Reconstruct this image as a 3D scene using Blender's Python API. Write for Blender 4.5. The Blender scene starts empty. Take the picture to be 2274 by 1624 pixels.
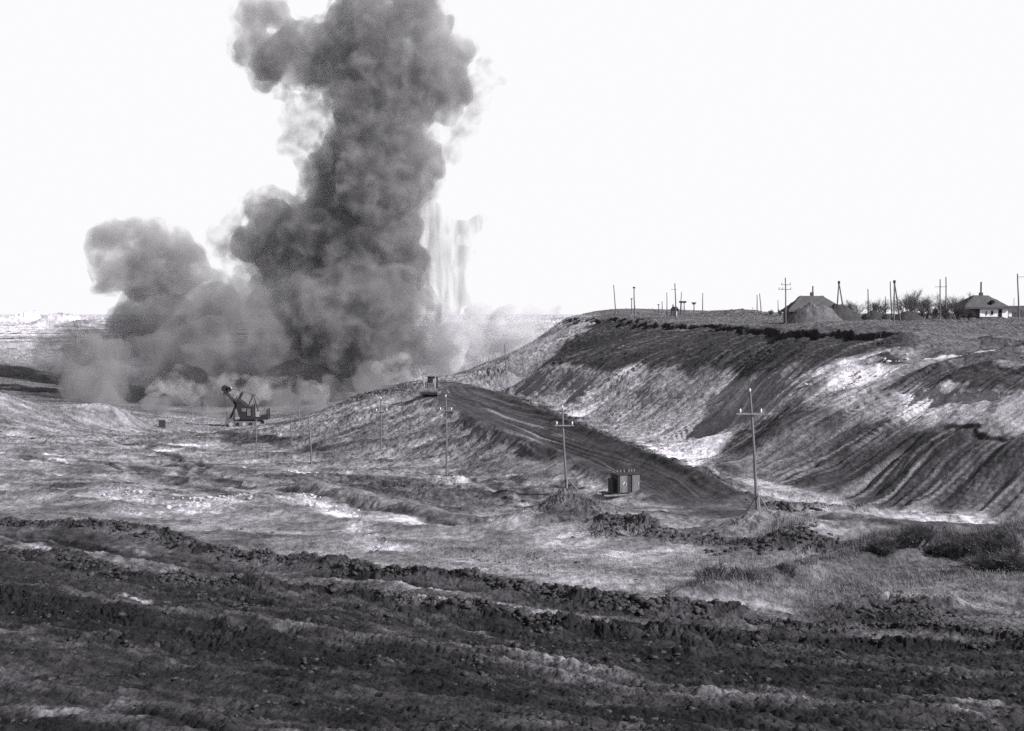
import bpy, bmesh, math, random
import numpy as np
from mathutils import Vector, Matrix

# ------------------------------------------------------------------ camera, sky, sun
SC = bpy.context.scene
COL = SC.collection
CAMZ = 30.0                      # camera height above the datum (metres)
F = 2745.0                       # focal length in reference-view pixels (2274 wide)
PITCH = math.atan(115.0 / F)

cam = bpy.data.cameras.new('camera')
cam.sensor_fit = 'HORIZONTAL'
cam.sensor_width = 36.0
cam.lens = 36.0 * F / 2274.0
cam.clip_start = 0.5
cam.clip_end = 30000.0
camo = bpy.data.objects.new('camera', cam)
camo.location = (0, 0, CAMZ)
camo.rotation_euler = (math.radians(90) - PITCH, 0, 0)
COL.objects.link(camo)
SC.camera = camo

SUN_EL = math.radians(35)
SUN_AZ = math.radians(118)       # compass-like: 0 = +Y (view direction), 90 = +X (right)
world = bpy.data.worlds.new('World')
SC.world = world
world.use_nodes = True
wn = world.node_tree
wn.nodes.clear()
wo = wn.nodes.new('ShaderNodeOutputWorld')
bg = wn.nodes.new('ShaderNodeBackground')
sky = wn.nodes.new('ShaderNodeTexSky')
sky.sky_type = 'NISHITA'
sky.sun_disc = False
sky.sun_elevation = SUN_EL
sky.sun_rotation = SUN_AZ
sky.air_density = 1.0
sky.dust_density = 1.0
sky.ozone_density = 1.0
hs = wn.nodes.new('ShaderNodeHueSaturation')      # black-and-white film: the sky has no colour
hs.inputs['Saturation'].default_value = 0.0
hs.inputs['Value'].default_value = 0.32      # the film's yellow filter darkens the upper sky
tint = wn.nodes.new('ShaderNodeMix'); tint.data_type = 'RGBA'; tint.blend_type = 'MULTIPLY'
tint.inputs['Factor'].default_value = 1.0
tint.inputs[7].default_value = (0.985, 0.975, 1.0, 1)
bg.inputs['Strength'].default_value = 0.15
wn.links.new(sky.outputs[0], hs.inputs['Color'])
geo = wn.nodes.new('ShaderNodeNewGeometry'); sep = wn.nodes.new('ShaderNodeSeparateXYZ')
wn.links.new(geo.outputs['Incoming'], sep.inputs[0])
el = wn.nodes.new('ShaderNodeMapRange'); el.interpolation_type = 'SMOOTHSTEP'
el.inputs['From Min'].default_value = -0.40; el.inputs['From Max'].default_value = -0.28
wn.links.new(sep.outputs[2], el.inputs['Value'])
hz = wn.nodes.new('ShaderNodeMix'); hz.data_type = 'RGBA'      # thin bright overcast, thickest low down
hz.inputs[7].default_value = (5.15, 5.15, 5.15, 1)
wn.links.new(el.outputs[0], hz.inputs['Factor'])
wn.links.new(hs.outputs[0], hz.inputs[6]); wn.links.new(hz.outputs[2], tint.inputs[6])
wn.links.new(tint.outputs[2], bg.inputs[0])
wn.links.new(bg.outputs[0], wo.inputs[0])

sl = bpy.data.lights.new('sun', 'SUN')
sl.energy = 5.0
sl.angle = math.radians(0.5)
sl.color = (1.0, 0.985, 1.0)
so = bpy.data.objects.new('sun', sl)
sdir = Vector((math.sin(SUN_AZ) * math.cos(SUN_EL), math.cos(SUN_AZ) * math.cos(SUN_EL), math.sin(SUN_EL)))
so.rotation_euler = sdir.to_track_quat('Z', 'Y').to_euler()
so.location = (0, 0, 200)
COL.objects.link(so)

SC.view_settings.view_transform = 'Standard'
SC.view_settings.look = 'None'
SC.view_settings.gamma = 1.0
SC.view_settings.exposure = 0.35
SC.cycles.volume_bounces = 3
SC.cycles.volume_max_steps = 1024
SC.cycles.use_denoising = False      # keep the grain
SC.cycles.volume_step_rate = 1.0
SC.cycles.max_bounces = 4
SC.cycles.diffuse_bounces = 2

# ------------------------------------------------------------------ helpers
def P(u, v, d):
    """point seen at view pixel (u, v) at forward distance d"""
    a = (u - 1137.0) / F
    b = (v - 812.0) / F
    y = math.cos(PITCH) - b * math.sin(PITCH)
    z = -math.sin(PITCH) - b * math.cos(PITCH)
    t = d / y
    return Vector((a * t, d, CAMZ + z * t))

_rng = np.random.RandomState(7)
_perm = _rng.permutation(1024)
_perm = np.concatenate([_perm, _perm])
_g2 = _rng.uniform(0, 2 * np.pi, 1024)
_gx, _gy = np.cos(_g2), np.sin(_g2)

def perlin(x, y, seed=0):
    xi = np.floor(x).astype(np.int64); yi = np.floor(y).astype(np.int64)
    xf = x - xi; yf = y - yi
    u = xf * xf * xf * (xf * (xf * 6 - 15) + 10)
    w = yf * yf * yf * (yf * (yf * 6 - 15) + 10)
    def g(ix, iy, dx, dy):
        h = _perm[(_perm[(ix + seed * 37) & 1023] + iy) & 1023]
        return _gx[h] * dx + _gy[h] * dy
    n00 = g(xi, yi, xf, yf); n10 = g(xi + 1, yi, xf - 1, yf)
    n01 = g(xi, yi + 1, xf, yf - 1); n11 = g(xi + 1, yi + 1, xf - 1, yf - 1)
    return 1.5 * ((n00 * (1 - u) + n10 * u) * (1 - w) + (n01 * (1 - u) + n11 * u) * w)

def fbm(x, y, o=4, seed=0, gain=0.5):
    s = 0; a = 1.0; f = 1.0
    for k in range(o):
        s = s + a * perlin(x * f + 11.3 * k, y * f - 7.7 * k, seed + k)
        a *= gain; f *= 2.03
    return s

def sstep(a, b, x):
    t = np.clip((x - a) / (b - a), 0, 1)
    return t * t * (3 - 2 * t)

def tag(o, label=None, cat=None, group=None, kind=None):
    if label: o['label'] = label
    if cat: o['category'] = cat
    if group: o['group'] = group
    if kind: o['kind'] = kind
    return o

def mesh_obj(name, verts, faces, mat, parent=None, smooth=False):
    me = bpy.data.meshes.new(name)
    me.from_pydata([tuple(v) for v in verts], [], faces)
    me.materials.append(mat)
    if smooth:
        me.polygons.foreach_set('use_smooth', [True] * len(me.polygons))
    me.update()
    o = bpy.data.objects.new(name, me)
    COL.objects.link(o)
    if parent: o.parent = parent
    return o

def empty(name, loc, rz=0.0):
    e = bpy.data.objects.new(name, None)
    e.location = loc; e.rotation_euler = (0, 0, rz)
    e.empty_display_size = 0.5
    COL.objects.link(e)
    return e

class MB:
    """collects shapes, then links them as one mesh object"""
    def __init__(s): s.v = []; s.f = []
    def add(s, vs, fs):
        b = len(s.v); s.v += [Vector(v) for v in vs]; s.f += [tuple(i + b for i in f) for f in fs]
    def box(s, c, size, rot=None, taper=0.0):
        hx, hy, hz = size[0] / 2, size[1] / 2, size[2] / 2
        vs = []
        for z in (-1, 1):
            k = 1 - taper if z > 0 else 1
            for x, y in ((-1, -1), (1, -1), (1, 1), (-1, 1)):
                vs.append(Vector((x * hx * k, y * hy * k, z * hz)))
        if rot is not None: vs = [rot @ v for v in vs]
        vs = [v + Vector(c) for v in vs]
        s.add(vs, [(3, 2, 1, 0), (4, 5, 6, 7), (0, 1, 5, 4), (1, 2, 6, 5), (2, 3, 7, 6), (3, 0, 4, 7)])
    def tube(s, pts, rads, n=8, cap=True):
        pts = [Vector(p) for p in pts]
        rings = []
        for i, p in enumerate(pts):
            d = (pts[min(i + 1, len(pts) - 1)] - pts[max(i - 1, 0)])
            if d.length < 1e-9: d = Vector((0, 0, 1))
            d.normalize()
            a = d.orthogonal().normalized() if i == 0 else (A - d * A.dot(d)).normalized()
            A = a; b = d.cross(a)
            r = rads[i] if isinstance(rads, (list, tuple)) else rads
            rings.append([p + a * math.cos(2 * math.pi * k / n) * r + b * math.sin(2 * math.pi * k / n) * r for k in range(n)])
        vs = [v for r in rings for v in r]
        fs = []
        for i in range(len(rings) - 1):
            for k in range(n):
                fs.append((i * n + k, i * n + (k + 1) % n, (i + 1) * n + (k + 1) % n, (i + 1) * n + k))
        if cap:
            fs.append(tuple(reversed(range(n)))); fs.append(tuple((len(rings) - 1) * n + k for k in range(n)))
        s.add(vs, fs)
    def prism(s, poly, axis0, axis1, thick_dir, o=(0, 0, 0)):
        """extrude a 2-D polygon (in axis0/axis1) along thick_dir, centred"""
        o = Vector(o); a = Vector(axis0); b = Vector(axis1); t = Vector(thick_dir)
        n = len(poly)
        vs = [o + a * p[0] + b * p[1] - t / 2 for p in poly] + [o + a * p[0] + b * p[1] + t / 2 for p in poly]
        fs = [tuple(reversed(range(n))), tuple(range(n, 2 * n))]
        fs += [(k, (k + 1) % n, n + (k + 1) % n, n + k) for k in range(n)]
        s.add(vs, fs)
    def build(s, name, mat, parent=None, smooth=False):
        return mesh_obj(name, s.v, s.f, mat, parent, smooth)

def grey(g, t=1.0):
    """film grey with the print's faint violet cast"""
    return (g * 0.99, g * 0.955, g * 1.04, 1)

def material(name, g, g2=None, scale=3.0, rough=0.85, bump=0.3, stretch=(1, 1, 1)):
    m = bpy.data.materials.new(name); m.use_nodes = True
    nt = m.node_tree; N = nt.nodes; L = nt.links
    b = N['Principled BSDF']
    b.inputs['Roughness'].default_value = rough
    b.inputs['Specular IOR Level'].default_value = 0.25
    tc = N.new('ShaderNodeTexCoord'); mp = N.new('ShaderNodeMapping')
    mp.inputs['Scale'].default_value = stretch
    L.new(tc.outputs['Object'], mp.inputs['Vector'])
    no = N.new('ShaderNodeTexNoise'); no.inputs['Scale'].default_value = scale; no.inputs['Detail'].default_value = 6
    L.new(mp.outputs[0], no.inputs['Vector'])
    cr = N.new('ShaderNodeValToRGB')
    cr.color_ramp.elements[0].position = 0.3; cr.color_ramp.elements[1].position = 0.7
    cr.color_ramp.elements[0].color = grey(g2 if g2 is not None else g * 0.6)
    cr.color_ramp.elements[1].color = grey(g)
    L.new(no.outputs['Fac'], cr.inputs['Fac'])
    L.new(cr.outputs['Color'], b.inputs['Base Color'])
    if bump:
        bp = N.new('ShaderNodeBump'); bp.inputs['Strength'].default_value = bump; bp.inputs['Distance'].default_value = 0.05
        L.new(no.outputs['Fac'], bp.inputs['Height']); L.new(bp.outputs[0], b.inputs['Normal'])
    return m

# ------------------------------------------------------------------ terrain: surveyed lines
# every entry: (view column, view row, forward distance)
LINES = [
 # ground under and before the camera, falling to the frame's lower edge
 [(-700,1640,27),(0,1640,27),(600,1640,27),(1137,1640,27.5),(1700,1640,28),(2300,1640,28),(3000,1640,28)],
 [(-700,1500,36),(0,1500,36),(600,1500,36.5),(1137,1500,37),(1700,1500,38),(2300,1500,38),(3000,1500,38)],
 [(-700,1400,44),(0,1400,44),(600,1400,44),(1137,1400,46),(1700,1400,48),(2300,1400,48),(3000,1400,48)],
 [(-700,1300,54),(0,1300,54),(500,1300,55),(1000,1300,56),(1400,1300,58),(1800,1300,60),(2300,1300,60),(3000,1300,58)],
 [(-700,1200,70),(0,1200,72),(500,1200,73),(1000,1200,76),(1400,1200,77),(1900,1200,76),(2300,1205,75),(3000,1215,72)],
 [(-700,1150,84),(0,1150,86),(500,1150,87),(1000,1150,91),(1300,1150,91),(1682,1152,88),(2000,1155,87),(2300,1180,83)],
 [(-700,1100,104),(0,1100,106),(500,1100,108),(900,1100,112),(1200,1105,107.5),(1388,1106,104),(1560,1110,100)],
 [(-500,1050,132),(0,1050,136),(350,1050,140),(740,1050,143),(990,1056,138),(1150,1053,124),(1250,1066,115),(1330,1085,108)],
 [(-400,1000,165),(0,1000,168),(200,1000,175),(500,1000,190),(650,1000,186)],
 [(-400,940,190),(0,950,200),(200,955,225),(350,955,255),(545,948,290),(640,945,280),(690,935,250)],
 # left mound: crest and its hidden back
 [(-400,850,215),(-100,862,220),(0,873,226),(50,891,230),(105,911,236),(140,902,238),(190,898,240),(250,903,242),(287,918,246),(322,936,252)],
 [(-400,905,250),(0,920,262),(105,940,268),(250,930,272),(330,945,280)],
 # pit floor behind (mostly under the dust)
 [(-300,890,320),(0,888,340),(150,895,335),(300,905,330),(450,925,320),(545,937,315),(650,935,300),(720,925,275)],
 [(0,868,395),(150,880,390),(300,900,388),(500,904,398),(700,900,398),(850,884,390),(950,855,380)],
 # pit's far side, stepping up to the plain
 [(-400,845,430),(0,848,430),(200,868,440),(500,882,460),(800,872,480),(1000,830,500)],
 [(-400,800,520),(0,802,520),(250,822,540),(600,838,600),(950,800,610)],
 [(-400,775,640),(0,775,640),(250,775,650),(700,765,700),(1050,755,700)],
 [(-400,755,780),(0,755,780),(250,755,790),(700,745,850),(1080,738,800)],
 [(-400,735,1150),(0,735,1150),(300,735,1150),(700,728,1200),(1100,722,1100)],
 [(-600,716,1900),(0,716,1900),(400,716,1900),(900,714,1900),(1200,711,1800)],
 [(-600,703,3600),(0,703,3600),(600,703,3600),(1300,702,3600),(2000,699,3000),(2800,699,3000)],
 [(-900,699.5,9000),(0,699.5,9000),(1000,699.5,9000),(2000,699,9000),(3000,699,9000)],
 # embankment: skyline of its left end, crest with the haul road
 [(704,925,226),(767,907,214),(830,887,203),(900,879,198),(957,876,191),(1010,900,173),(1060,924,160),(1130,952,148),(1200,980,138),(1330,1032,118),(1440,1080,106)],
 [(730,905,262),(830,872,245),(930,858,240),(1000,850,232),(1090,873,196),(1170,903,165),(1320,963,132),(1450,1018,115),(1560,1060,105),(1680,1128,93),(1760,1142,91)],
 [(740,1020,160),(850,1000,162),(950,985,158),(1050,1005,147),(1180,1030,128)],
 [(770,960,185),(850,935,185),(950,920,178)],
 [(930,845,290),(1000,835,290),(1050,828,285),(1085,816,285),(1130,824,280),(1160,838,262)],
 # trough between embankment and cut bank
 [(1120,862,300),(1170,890,235),(1215,930,188),(1330,980,152),(1455,1034,127),(1550,1068,115),(1690,1118,105),(1850,1128,95)],
 # toe of the cut bank
 [(1125,856,312),(1170,885,245),(1250,920,208),(1355,946,188),(1405,985,161),(1500,992,156),(1618,972,158)],
 [(1606,1006,140),(1545,1034,130),(1572,1056,122),(1650,1064,120),(1760,1084,111),(1870,1105,106),(2100,1140,97),(2240,1163,92.5),(2450,1195,89),(2900,1250,84)],
 # where the light lower bed meets the dark upper bed
 [(1180,828,268),(1230,815,246),(1340,820,222),(1500,815,198),(1640,832,172),(1700,840,158),(1800,842,146),(1900,855,137),(2003,867,129),(2128,865,119),(2274,876,108),(2600,890,97),(2900,900,92)],
 # rim of the cut and the foot of its dark scarp
 [(1255,706.5,440),(1325,706.5,350),(1414,709,310),(1465,716,284),(1568,719,250),(1640,724,218),(1675,726,205),(1762,734,178),(1850,736,168),(1950,737,158),(2022,738,152),(2120,748,152),(2274,756,150),(2600,770,146),(2900,780,144)],
 [(1245,716,425),(1318,717,342),(1412,720,302),(1464,727,276),(1567,730,243),(1675,738,199),(1762,746,173),(1850,749,163),(1950,751,153),(2030,752,148)],
 [(2061,803,138),(2120,792,138),(2201,783,137),(2274,772,139),(2600,790,130),(2900,800,125)],
 [(2079,815,134),(2172,813,124),(2274,821,116),(2600,840,104),(2900,850,100)],
 [(2056,949,114),(2137,948,109),(2274,958,101.5),(2600,980,92),(2900,1000,88)],
 [(2056,962,112),(2137,961,107),(2274,972,99.5),(2600,998,90)],
 [(1730,935,134),(1850,960,124),(1950,980,116)],
 # far end of the cut: paler buttress and its ledge
 [(1135,808,400),(1160,793,400),(1225,793,395)],
 [(1180,765,425),(1215,735,435)],
 # low ground behind the far end of the cut
 [(1130,795,450),(1180,792,460),(1215,780,470)], [(1100,780,540),(1180,778,540),(1225,760,520)], [(1245,735,500),(1262,725,600)], [(1262,706,470),(1290,703,520)], [(1350,700.5,460),(1450,699,470),(1550,699,480),(1700,699.5,450),(1850,701,420),(2100,702,400),(2300,702,400)], [(1400,699,560),(1600,699,560),(1800,699.5,560)],
 [(1450,698,380),(1550,698.5,370),(1650,699,370),(1750,700,370)],
 # plain behind the rim
 [(1300,701,430),(1368,700,400),(1500,706,330),(1600,708,300),(1745,728,225),(1900,724,210),(2100,732,190),(2274,738,185),(2700,750,180)],
 [(1400,697,430),(1600,698,400),(1740,702,310),(1900,706,285),(2087,706,278),(2262,706,275),(2700,708,270)],
 [(1200,706,700),(1500,699,650),(1900,700,550),(2274,700,550),(2800,700,550)],
 [(1300,700,1200),(1700,699,1200),(2300,698.8,1200),(2800,698.8,1200)],
]
ctrl = []
def addp(p): ctrl.append((p[0], p[1], p[2]))
for ln in LINES:
    w = [P(*p) for p in ln]
    for a, b in zip(w[:-1], w[1:]):
        da = math.hypot(a.x, a.y)
        n = max(1, int((b - a).length / (da * 0.035)))
        n = min(n, 8)
        for k in range(n): addp(a.lerp(b, k / n))
    addp(w[-1])
for th in np.linspace(-1.2, 1.2, 9):        # hill the photographer stands on
    for r, z in ((1.5, -1.9), (5, -3.0), (12, -5.4), (19, -7.2)):
        addp((r * math.sin(th), r * math.cos(th), CAMZ + z))
C = np.array(ctrl)
LS = 1.0
def polar(x, y):
    r = np.hypot(x, y)
    return np.arctan2(x, y), np.log(np.maximum(r, 0.5))
ct, cl = polar(C[:, 0], C[:, 1])
keep = []
seen = set()
for i in range(len(ct)):
    k = (round(ct[i] * 300), round(cl[i] * 300))
    if k in seen: continue
    seen.add(k); keep.append(i)
ct, cl, cz = ct[keep], cl[keep], C[keep, 2]
def kern(t, l):
    return -np.sqrt((t[:, None] - ct[None]) ** 2 + (l[:, None] - cl[None]) ** 2 + 1e-6)
n = len(ct)
K = np.zeros((n + 3, n + 3))
K[:n, :n] = kern(ct, cl)
Q = np.stack([np.ones(n), ct, cl], 1)
K[:n, n:] = Q; K[n:, :n] = Q.T
K[:n, :n] -= np.eye(n) * 2e-4
W = np.linalg.solve(K, np.concatenate([cz, np.zeros(3)]))
def rbf(t, l):
    out = np.empty(len(t))
    for s in range(0, len(t), 20000):
        e = slice(s, s + 20000)
        out[e] = kern(t[e], l[e]) @ W[:n] + W[n] + W[n + 1] * t[e] + W[n + 2] * l[e]
    return out

# polar tessellation: fine where the land is close
T_IN, T_OUT = math.radians(26), math.radians(75)
th = np.concatenate([np.linspace(-T_OUT, -T_IN, 110)[:-1], np.linspace(-T_IN, T_IN, 1150), np.linspace(T_IN, T_OUT, 110)[1:]])
lr = np.concatenate([np.linspace(math.log(1.2), math.log(22), 120)[:-1], np.linspace(math.log(22), math.log(520), 1050)[:-1],
                     np.linspace(math.log(520), math.log(12000), 260)])
NT, NR = len(th), len(lr)
ctn, crn = 420, 480
th_c = np.linspace(th[0], th[-1], ctn); 
lr_c = np.linspace(lr[0], lr[-1], crn)
# coarse lattice follows the fine one's spacing
th_c = np.interp(np.linspace(0, NT - 1, ctn), np.arange(NT), th)
lr_c = np.interp(np.linspace(0, NR - 1, crn), np.arange(NR), lr)
TT, LL = np.meshgrid(th_c, lr_c)
zc = rbf(TT.ravel(), LL.ravel()).reshape(crn, ctn)
fi = np.interp(th, th_c, np.arange(ctn)); fj = np.interp(lr, lr_c, np.arange(crn))
i0 = np.clip(np.floor(fi).astype(int), 0, ctn - 2); j0 = np.clip(np.floor(fj).astype(int), 0, crn - 2)
fx = (fi - i0)[None]; fy = (fj - j0)[:, None]
Z = (zc[j0][:, i0] * (1 - fx) + zc[j0][:, i0 + 1] * fx) * (1 - fy) + (zc[j0 + 1][:, i0] * (1 - fx) + zc[j0 + 1][:, i0 + 1] * fx) * fy
TH, LR = np.meshgrid(th, lr)
R = np.exp(LR)
X = R * np.sin(TH); Y = R * np.cos(TH)

def grid_z(x, y, zz=None):
    zz = Z if zz is None else zz
    t = math.atan2(x, y); l = math.log(max(math.hypot(x, y), 1.21))
    a = float(np.interp(t, th, np.arange(NT))); b = float(np.interp(l, lr, np.arange(NR)))
    i = min(int(a), NT - 2); j = min(int(b), NR - 2); a -= i; b -= j
    return float((zz[j, i] * (1 - a) + zz[j, i + 1] * a) * (1 - b) + (zz[j + 1, i] * (1 - a) + zz[j + 1, i + 1] * a) * b)

ZB = Z.copy()
def hit(u, v, dmin=20, dmax=9000):
    """first point of the bare land seen at view pixel (u, v)"""
    a = (u - 1137.0) / F; b = (v - 812.0) / F
    y = math.cos(PITCH) - b * math.sin(PITCH); z = -math.sin(PITCH) - b * math.cos(PITCH)
    ds = np.exp(np.linspace(math.log(dmin), math.log(dmax), 900))
    px = a / y * ds; pz = CAMZ + z / y * ds
    t = np.arctan2(px, ds); l = np.log(np.hypot(px, ds))
    ii = np.clip(np.interp(t, th, np.arange(NT)), 0, NT - 1.001); jj = np.clip(np.interp(l, lr, np.arange(NR)), 0, NR - 1.001)
    i = ii.astype(int); j = jj.astype(int); fa = ii - i; fb = jj - j
    g = (ZB[j, i] * (1 - fa) + ZB[j, i + 1] * fa) * (1 - fb) + (ZB[j + 1, i] * (1 - fa) + ZB[j + 1, i + 1] * fa) * fb
    below = np.nonzero(pz < g)[0]
    if len(below) == 0: k = len(ds) - 1; return Vector((px[k], ds[k], g[k]))
    k = below[0]
    if k == 0: return Vector((px[0], ds[0], g[0]))
    e0 = pz[k - 1] - g[k - 1]; e1 = g[k] - pz[k]
    s = e0 / (e0 + e1 + 1e-9)
    d = ds[k - 1] * (1 - s) + ds[k] * s
    return Vector((a / y * d, d, g[k - 1] * (1 - s) + g[k] * s))
# ------------------------------------------------------------------ terrain: soil colours and relief, in world metres
dR = np.gradient(R, axis=0); dTm = R * np.gradient(th)[None]
sl_r = np.gradient(ZB, axis=0) / dR; sl_t = np.gradient(ZB, axis=1) / dTm
SLOPE = np.hypot(sl_r, sl_t)
D = R

def W2(pts): return np.array([hit(u, v)[:2] for u, v in pts])
def line_dist(pl, x, y):
    """distance, signed side offset and running length along a polyline"""
    best = np.full(x.shape, 1e9); sg = np.zeros(x.shape); al = np.zeros(x.shape); run = 0.0
    for a, b in zip(pl[:-1], pl[1:]):
        d = b - a; L = max(np.hypot(*d), 1e-6)
        t = np.clip(((x - a[0]) * d[0] + (y - a[1]) * d[1]) / L ** 2, 0, 1)
        ex = x - (a[0] + d[0] * t); ey = y - (a[1] + d[1] * t)
        q = np.hypot(ex, ey); m = q < best
        best = np.where(m, q, best); sg = np.where(m, np.sign(d[0] * ey - d[1] * ex) * q, sg); al = np.where(m, run + t * L, al)
        run += L
    return best, sg, al
def poly_mask(pl, x, y, soft):
    ins = np.zeros(x.shape, bool)
    n_ = len(pl)
    for i in range(n_):
        x1, y1 = pl[i]; x2, y2 = pl[(i + 1) % n_]
        c = ((y1 > y) != (y2 > y)) & (x < (x2 - x1) * (y - y1) / (y2 - y1 + 1e-12) + x1)
        ins ^= c
    q = line_dist(np.vstack([pl, pl[:1]]), x, y)[0]
    return sstep(-1, 1, np.where(ins, q, -q) / soft)

# warped coordinates give every painted edge a ragged outline
wxx = X + 0.010 * D * fbm(X / 6, Y / 9, 3, 21) + 0.25 * fbm(X / .9, Y / .9, 2, 25)
wyy = Y + 0.012 * D * fbm(X / 6, Y / 9, 3, 23) + 0.25 * fbm(X / .9, Y / .9, 2, 27)
A = np.full(X.shape, 0.22)
H = np.zeros(X.shape)
ROUGH = np.ones(X.shape)
def sel(pl, pad):
    return np.nonzero((wxx > pl[:, 0].min() - pad) & (wxx < pl[:, 0].max() + pad) & (wyy > pl[:, 1].min() - pad) & (wyy < pl[:, 1].max() + pad))
def region(pts, alb, alpha=1.0, soft=1.0, streak=None, rough=None, dmax=None):
    pl = W2(pts); ix = sel(pl, soft * 2)
    x, y = wxx[ix], wyy[ix]
    m = poly_mask(pl, x, y, soft) * alpha
    a = alb
    if streak is not None: a = alb + (streak[0] - alb) * np.clip(streak[1][ix], 0, 1)
    A[ix] = A[ix] * (1 - m) + a * m
    if rough is not None: ROUGH[ix] = ROUGH[ix] * (1 - m) + rough * m
def stroke(pts, w, alb=None, alpha=1.0, h=0.0, clump=0.0, rut=0.0, feather=0.5, world=False, cs=1.1):
    pl = np.array(pts) if world else W2(pts)
    if len(pl) == 1: pl = np.vstack([pl, pl + 0.01])
    ix = sel(pl, w * 3 + 1)
    if len(ix[0]) == 0: return
    x, y = wxx[ix], wyy[ix]
    q, sg, al = line_dist(pl, x, y)
    m = 1 - sstep(1 - feather, 1 + feather, q / w)
    if alb is not None:
        aa = alpha * m * np.clip(1 + 0.5 * fbm(x / (w * 1.5), y / (w * 1.5), 2, 33), 0, 1)
        A[ix] = A[ix] * (1 - aa) + alb * aa
    if h or clump:
        g = np.exp(-(q / w) ** 2)
        b = np.abs(perlin(x / cs, y / cs, 41)) + 0.6 * np.abs(perlin(x / (cs * .45), y / (cs * .45), 43)) + .35 * perlin(x / (cs * .2), y / (cs * .2), 47)
        H[ix] += g * (h * (1 + .35 * perlin(al / (w * 2.5), 0 * al, 51)) + clump * (b - 0.3) * .55)
    if rut:
        H[ix] += m * rut * perlin(sg / 0.35, al / 25.0, 61)
        A[ix] *= 1 + 0.45 * m * perlin(sg / 0.30, al / 18.0, 63)

# cut bank: rills running down the fall line
sA = -0.36 * X + 0.93 * Y; sB = 0.93 * X + 0.36 * Y
sw = sA + 1.5 * fbm(X / 14, Y / 14, 2, 71) 
sk = sw
sw = sw + .35 * fbm(X / 3.6, Y / 3.6, 2, 72)
rill = 0.6 * np.abs(perlin(sw / 3.2, sB / 26, 73)) + 0.42 * np.abs(perlin(sw / 1.25, sB / 20, 75)) + 0.16 * perlin(sw / 0.5, sB / 10, 77)
streak = sstep(-0.2, 0.8, .65 * perlin(sk / 1.9, sB / 34, 81) + 0.75 * perlin(sk / 0.8, sB / 24, 83) + .45 * perlin(sk / .36, sB / 12, 84) + .3 * fbm(X / 12, Y / 12, 2, 85))
bank = sstep(0.12, 0.32, SLOPE) * sstep(0, 4, X + 3) * sstep(80, 86, D) * (1 - sstep(430, 470, D))
rmod = np.clip(.75 + 1.1 * fbm(X / 11, Y / 17, 2, 87), .1, 1.6)
H += bank * (rill - 0.25) * .95 * rmod
H += bank * (.34 * fbm(X / 7, Y / 11, 3, 88) + .05 * fbm(X / 1.3, Y / 1.6, 3, 89))
def scarp(pts, drop, back, w0=.7, alb=None, aw=1.6, world=None):
    pl = W2(pts) if world is None else world
    ix = sel(pl, back * 2.5)
    q, sg, al = line_dist(pl, wxx[ix], wyy[ix])
    ends = sstep(0, 6, al) * (1 - sstep(-6, 0, al - al.max())) if back < 50 else 1
    side = -sg + .3 * fbm(al / 3.0, al * 0, 3, 201)
    H[ix] -= ends * drop * sstep(0, w0, side) * np.exp(-np.maximum(side, 0) / back) * (q < back * 3)
    if alb is not None:
        m = sstep(-.25, 0, side) * (1 - sstep(aw * .6, aw * 1.3, side + .5 * perlin(al / 1.5, side, 203))) * (q < back * 3) * ends
        A[ix] = A[ix] * (1 - m) + alb * m
# embankment face rills
rid = poly_mask(W2([(690,1000),(704,930),(767,910),(830,890),(957,884),(1010,925),(1100,980),(1200,1030),(1330,1078),(1300,1062),(1150,1040),(990,1050),(740,1040)]), X, Y, 3)
s2 = 0.80 * X + 0.60 * Y + 1.2 * fbm(X / 10, Y / 10, 2, 91); t2 = -0.6 * X + 0.8 * Y
r2 = np.abs(perlin(t2 / 2.2 + .5 * fbm(X / 8, Y / 8, 2, 92), s2 / 16, 93)) + .5 * np.abs(perlin(t2 / .8, s2 / 9, 95))
H += rid * (r2 - .3) * 0.55

mid_l = [(1180,828),(1230,815),(1340,820),(1500,815),(1640,832),(1700,838)]
rimr = [(1255,707),(1325,707.5),(1414,710),(1465,717),(1568,720),(1675,727),(1762,735),(1850,737),(1950,738),(2022,739)]
# plain
A = np.where((D > 140) & (X > 10) & (ZB > CAMZ - 3.2), 0.13 + .03 * fbm(X / 12, Y / 30, 3, 101), A)
# far country: pale spoil with bands
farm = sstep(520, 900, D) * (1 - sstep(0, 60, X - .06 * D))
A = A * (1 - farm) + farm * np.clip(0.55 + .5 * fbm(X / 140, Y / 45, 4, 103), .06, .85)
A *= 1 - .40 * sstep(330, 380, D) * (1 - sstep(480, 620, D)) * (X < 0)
pf = sstep(400, 450, D) * (1 - sstep(900, 1000, D)) * sstep(-.12, -.06, X / D) * (ZB < CAMZ - 3.2)  # ground painted paler here to brighten the thin dust in front of it
A = A * (1 - pf) + pf * np.clip(.62 + .4 * fbm(X / 30, Y / 20, 3, 105), .1, .9)
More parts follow.
